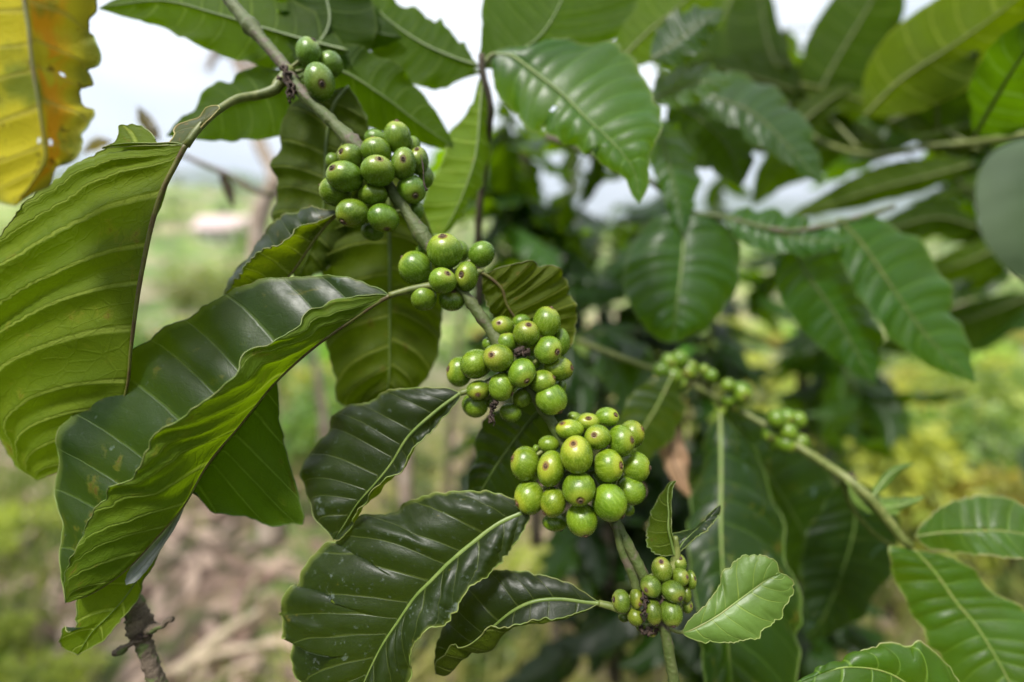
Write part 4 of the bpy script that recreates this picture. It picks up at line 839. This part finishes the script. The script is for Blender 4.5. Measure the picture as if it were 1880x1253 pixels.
# ------------------------------------------------------------------ leafless tree and dead leaves behind, left
LT = thing('bare_tree', 'pale pinkish leafless trunk blurred behind the left leaves', 'tree', P(500, 900, 1.05))
tube('trunk', rail([(500, 1000), (492, 800), (480, 600), (472, 450), (482, 380), (505, 330), (480, 270), (465, 215), (450, 150), (430, 95), (420, 60)], [1.05] * 5, 50), [.030, .027, .024, .022, .020, .016, .012, .012], M['bark'], LT, 10, .12)
tube('limb', rail([(505, 340), (560, 300), (620, 240)], [1.05, 1.0, 1.0], 20), [.016, .010, .006], M['bark'], LT, 8, .1)
tube('limb', rail([(430, 100), (400, 95), (380, 130)], [1.05, 1.05, 1.05], 20), [.010, .008, .006], M['bark'], LT, 8, .2)
tube('limb', rail([(450, 150), (470, 130), (455, 90)], [1.05, 1.05, 1.05], 20), [.012, .016, .010], M['bark'], LT, 8, .2)
SB = branch('bare_twig', 'thin blurred twig with a dangling dark dead leaf left of the stem', [(335, 285), (380, 305), (420, 322), (470, 350), (520, 362)], [.45, .45, .45, .45, .46], [.0020, .0026, .0030, .0024], 'twig', 'twig')
wleaf(SB, [(405, 320), (418, 345), (430, 382)], [.45, .45, .45], 10, (.003, .003), seed=101, color=(.7, .3, .9), mat='leaf', nv=4, rim=False, rib='dead')
DL = thing('dried_leaf', 'shrivelled purplish dead leaf standing against the white sky at the left', 'leaf', P(290, 255, .42))
wleaf(DL, [(292, 258), (275, 235), (262, 212), (252, 195)], [.42, .42, .42], 13, (.006, .003), seed=102, color=(1.6, .8, 2.0), mat='leaf', nv=4, rim=False, rib='dead', name='blade')
DL2 = thing('dried_leaf', 'crumpled dead leaf low against the sky beside the yellow leaf', 'leaf', P(160, 270, .42))
wleaf(DL2, [(205, 262), (185, 262), (165, 270), (150, 285)], [.42, .42, .42], 10, (.006, .003), seed=103, color=(3.0, 1.6, 4.0), mat='leaf', nv=4, rim=False, rib='dead', name='blade')
DP = thing('dried_leaf', 'pale curled dead leaf hanging behind the fifth cluster', 'leaf', P(1240, 780, .36))
wleaf(DP, [(1240, 775), (1232, 820), (1245, 870), (1268, 915)], [.36, .36, .36], 22, (.012, .006), seed=104, color=(.8, .6, .5), mat='straw', nv=4, rim=False, rib='dead', name='blade')

# ------------------------------------------------------------------ coffee bushes standing behind: trunk, limbs, individual leaves
def unit_leaf(seed):
    o = wleaf(None, [(840, 626), (890, 620), (940, 618), (990, 626), (1040, 650)], [.3, .3, .3], 38, (.008, .008), seed=seed, mat='leaf_green', nv=9, rim=False, NU=26, NV=6, amp=.0016, wave=.003)
    me = o.data; b = P(840, 626, .3); n = len(me.vertices); a = np.zeros(n * 3); me.vertices.foreach_get('co', a); a = a.reshape(-1, 3) + np.array(o.location) - b
    tip = P(1040, 650, .3) - b; L = np.linalg.norm(tip); e1 = tip / L; e3 = -CF - e1 * np.dot(-CF, e1); e3 /= np.linalg.norm(e3); e2 = np.cross(e3, e1)
    q = np.stack([a @ e1, a @ e2, a @ e3], 1) / L; me.vertices.foreach_set('co', q.ravel()); me.update()
    for c in list(o.children): bpy.data.objects.remove(c)
    bpy.data.objects.remove(o); return me
UL = [unit_leaf(200 + k) for k in range(4)]
def bush(label, base, top, d, nl, L, seed, tint, spread, nlimb=7, region=None, up=.0):
    rg = np.random.default_rng(seed); t_ = thing('coffee_bush', label, 'bush', P(*base, d))
    tr = rail([base, ((base[0] + top[0]) / 2 + rg.normal(0, 8), (base[1] + top[1]) / 2), top], [d, d, d], 30); r0 = .012 * d / .8
    tube('trunk', tr, [r0, r0 * .8, r0 * .5], M['darkbark'], t_, 8, .1)
    per = nl // nlimb
    for i in range(nlimb):
        f = (i + .7) / nlimb; a = tr[int(f * 29)]
        if region: x = rg.uniform(region[0], region[2]); y = rg.uniform(region[1], region[3])
        else: x, y = 0, 0
        e = P(x, y, d + rg.normal(0, spread)); m = (a + e) / 2 + np.array([0, 0, .03 + up])
        pth = crom([a, m, e], 20); tube('limb', pth, [r0 * .3, r0 * .22, r0 * .12], M['stem'], t_, 6)
        for k in range(per):
            p = pth[min(19, int(5 + 15 * (k + 1) / per))]; yaw = rg.uniform(0, 6.28); pit = rg.uniform(-1.1, .25)
            dr = np.array([math.cos(yaw) * math.cos(pit), math.sin(yaw) * math.cos(pit), math.sin(pit)]); up_ = np.array([0, 0, 1.0]) + rg.normal(0, .25, 3)
            y_ = np.cross(up_, dr); y_ /= np.linalg.norm(y_); z_ = np.cross(dr, y_); s = L * rg.uniform(.65, 1.2)
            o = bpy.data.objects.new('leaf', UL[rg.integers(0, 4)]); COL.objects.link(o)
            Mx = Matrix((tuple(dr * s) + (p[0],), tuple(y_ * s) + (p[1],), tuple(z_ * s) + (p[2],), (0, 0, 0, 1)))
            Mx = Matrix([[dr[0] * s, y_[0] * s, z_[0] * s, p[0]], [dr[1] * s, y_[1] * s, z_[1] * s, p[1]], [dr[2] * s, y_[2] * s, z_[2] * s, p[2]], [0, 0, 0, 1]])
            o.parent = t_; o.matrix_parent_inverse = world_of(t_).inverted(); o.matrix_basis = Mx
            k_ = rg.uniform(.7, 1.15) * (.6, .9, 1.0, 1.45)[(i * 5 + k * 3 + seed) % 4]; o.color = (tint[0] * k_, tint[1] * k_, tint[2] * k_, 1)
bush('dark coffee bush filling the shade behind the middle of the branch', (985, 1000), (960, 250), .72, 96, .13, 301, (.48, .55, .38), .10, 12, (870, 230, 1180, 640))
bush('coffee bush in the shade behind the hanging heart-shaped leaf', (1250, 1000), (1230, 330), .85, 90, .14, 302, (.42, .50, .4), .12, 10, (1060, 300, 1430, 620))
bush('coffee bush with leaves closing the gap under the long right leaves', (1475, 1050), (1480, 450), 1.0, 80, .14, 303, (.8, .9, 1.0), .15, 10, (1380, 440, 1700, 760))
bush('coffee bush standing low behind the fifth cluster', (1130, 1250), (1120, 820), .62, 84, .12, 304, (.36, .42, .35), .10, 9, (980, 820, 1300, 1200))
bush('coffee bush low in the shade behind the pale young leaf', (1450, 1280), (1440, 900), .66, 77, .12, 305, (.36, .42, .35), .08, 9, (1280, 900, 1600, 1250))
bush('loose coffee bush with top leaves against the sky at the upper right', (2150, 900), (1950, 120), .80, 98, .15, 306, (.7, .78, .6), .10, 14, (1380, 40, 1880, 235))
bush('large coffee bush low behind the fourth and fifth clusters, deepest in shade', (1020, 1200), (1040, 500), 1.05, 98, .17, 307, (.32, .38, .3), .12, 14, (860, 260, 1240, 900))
for i, (a_, b_, d_, lab) in enumerate([((640, 1000), (660, 560), 1.3, 'leaning grey stalk between the hanging ribbed leaf and the dark leaf below'), ((820, 1000), (850, 560), 1.5, 'brown stalk blurred behind the fourth cluster, left of the thin pale one'),
        ((780, 1100), (700, 640), 1.15, 'thin brown stalk crossing behind the hanging ribbed leaf'), ((1500, 1250), (1560, 560), 1.6, 'brown stalk blurred behind the second branch')]):
    t_ = thing('dry_stalk', lab, 'stalk', P(*a_, d_)); tube('stalk', rail([a_, ((a_[0] + b_[0]) / 2 - 8, (a_[1] + b_[1]) / 2), b_], [d_] * 3, 20), [.015, .012, .008], M['twig'], t_, 8, .1)
# unseen bushes added beside and behind the camera to block low sky light
UF = cloud('foliage', 1500, 1.0, .17, 90, M['fol'], 1.25, lobes=9)
for i, (az, r) in enumerate([(100, 1.9), (128, 1.7), (155, 1.8), (182, 1.7), (208, 1.9), (235, 1.7), (262, 1.9), (80, 2.4), (282, 2.3)]):
    x, y = r * math.sin(R(az)), r * math.cos(R(az)); z = zat(x, y)
    t_ = thing('coffee_bush', 'tall unseen bush added round the camera to block low sky light', 'bush', (x, y, z), 'unseen light-blocking bushes round the camera')
    put('stem', BS[i % 2], t_, (x, y, z), (.6, .6, .7), i); put('foliage', UF, t_, (x, y, z + 1.25), (.8, .8, 1.0), i * 2.1, (.55, .6, .5))
# pale standing stalks and sticks
for i, (a, b, d, r, lab) in enumerate([((745, 930), (735, 560), 1.0, .016, 'pale upright stalk blurred behind the hanging ribbed leaf'), ((905, 900), (925, 620), 1.1, .013, 'thin pale stalk blurred behind the fourth cluster'),
                                     ((600, 900), (575, 640), 1.2, .016, 'grey-brown stalk blurred left of the hanging ribbed leaf')]):
    t_ = thing('dry_stalk', lab, 'stalk', P(*a, d)); tube('stalk', rail([a, ((a[0] + b[0]) / 2 + 6, (a[1] + b[1]) / 2), b], [d, d, d], 20), [r, r * .8, r * .5], M['bark'], t_, 8, .1)
def ground_hit(x, y):  # where the view through this photo pixel meets the slope
    for d in np.linspace(.6, 8, 800):
        q = P(x, y, d)
        if q[2] <= zat(q[0], q[1]) + .03: return q
    return q
for a, b, r, lab in (((325, 1240), (478, 1122), .022, 'pale dry stick lying on the slope at the lower left'), ((300, 1235), (520, 1180), .012, 'thin dry stem lying across the pale stick'), ((370, 1275), (470, 1215), .012, 'short dry stem lying below the pale stick')):
    p0, p1 = ground_hit(*a), ground_hit(*b); t_ = tube('dry_stick', crom([p0, (p0 + p1) / 2 + np.array([0, 0, .02]), p1], 16), [r, r * .9, r * .6], M['straw'], None, 8, .1); tag(t_, lab, 'stick')
for i, (x, y, sc_) in enumerate([(30, 1130, .55), (110, 1215, .45), (-60, 1240, .6), (20, 960, .6), (300, 800, .7), (560, 780, .7), (400, 640, .9), (330, 560, .9), (620, 1010, .5), (980, 1000, .5)]):
    q = ground_hit(x, y + 60); k = i % 2 * 2; t_ = thing('shrub', 'low fresh yellow-green weed clump blurred on the near slope', 'shrub', (q[0], q[1], q[2] - .03), 'weed clumps on the near slope')
    put('stem', ST[k], t_, (q[0], q[1], q[2] - .03), (sc_ * .5,) * 3, i); put('foliage', SH[k], t_, (q[0], q[1], q[2] + .14 * sc_), (sc_ * .6,) * 3, i * 1.3, (1.0, 1.1, .8))
for i in range(16):
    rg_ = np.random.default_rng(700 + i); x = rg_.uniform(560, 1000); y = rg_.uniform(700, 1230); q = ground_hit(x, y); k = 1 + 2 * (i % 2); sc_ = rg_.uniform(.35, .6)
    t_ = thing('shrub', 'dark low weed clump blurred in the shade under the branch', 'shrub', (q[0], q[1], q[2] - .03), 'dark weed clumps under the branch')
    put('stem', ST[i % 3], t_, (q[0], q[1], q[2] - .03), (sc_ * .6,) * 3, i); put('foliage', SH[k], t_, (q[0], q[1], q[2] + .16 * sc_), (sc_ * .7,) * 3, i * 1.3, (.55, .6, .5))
# farm roof far down the slope
hx, hy = None, None
q = None
for d in np.linspace(10, 150, 3000):
    q = P(418, 432, d)
    if q[2] <= zat(q[0], q[1]) + 1.0: break
hs = thing('farmhouse', 'low farmhouse with a pinkish roof blurred on the far slope at the left', 'house', (q[0], q[1], zat(q[0], q[1])))
print('house at', q, zat(q[0], q[1]))
s = np.linalg.norm(q) / 28.0; zb = zat(q[0], q[1]) - .3
def prism(name, x0, x1, y0, y1, z0, z1, mat, roof=0):
    if roof:
        ym = (y0 + y1) / 2; v = [(x0, y0, z0), (x1, y0, z0), (x1, y1, z0), (x0, y1, z0), (x0, ym, z1), (x1, ym, z1)]
        f = [(0, 1, 5, 4), (2, 3, 4, 5), (1, 2, 5), (3, 0, 4), (3, 2, 1, 0)]
    else:
        v = [(x, y, z) for z in (z0, z1) for x, y in ((x0, y0), (x1, y0), (x1, y1), (x0, y1))]; f = [(3, 2, 1, 0), (4, 5, 6, 7), (0, 1, 5, 4), (1, 2, 6, 5), (2, 3, 7, 6), (3, 0, 4, 7)]
    v = [(q[0] + a * s, q[1] + b * s, zb + c * s) for a, b, c in v]
    return obj(name, v, f, mat, hs, False)
M['roof'] = simple('roof_pink', (.52, .36, .36), (.62, .48, .47), 3, .7, .2, .01); M['wall'] = simple('wall_pale', (.5, .46, .42), (.6, .56, .52), 3, .8, .2, .01)
prism('wall', -1.1, 1.1, -.6, .6, 0, .7, M['wall']); prism('roof', -1.3, 1.3, -.85, .85, .7, 1.35, M['roof'], 1)
prism('door', -.15, .15, -.61, -.6, 0, .5, M['darkbark']); prism('window', -.8, -.5, -.61, -.6, .25, .5, M['darkbark']); prism('window', .5, .8, -.61, -.6, .25, .5, M['darkbark'])
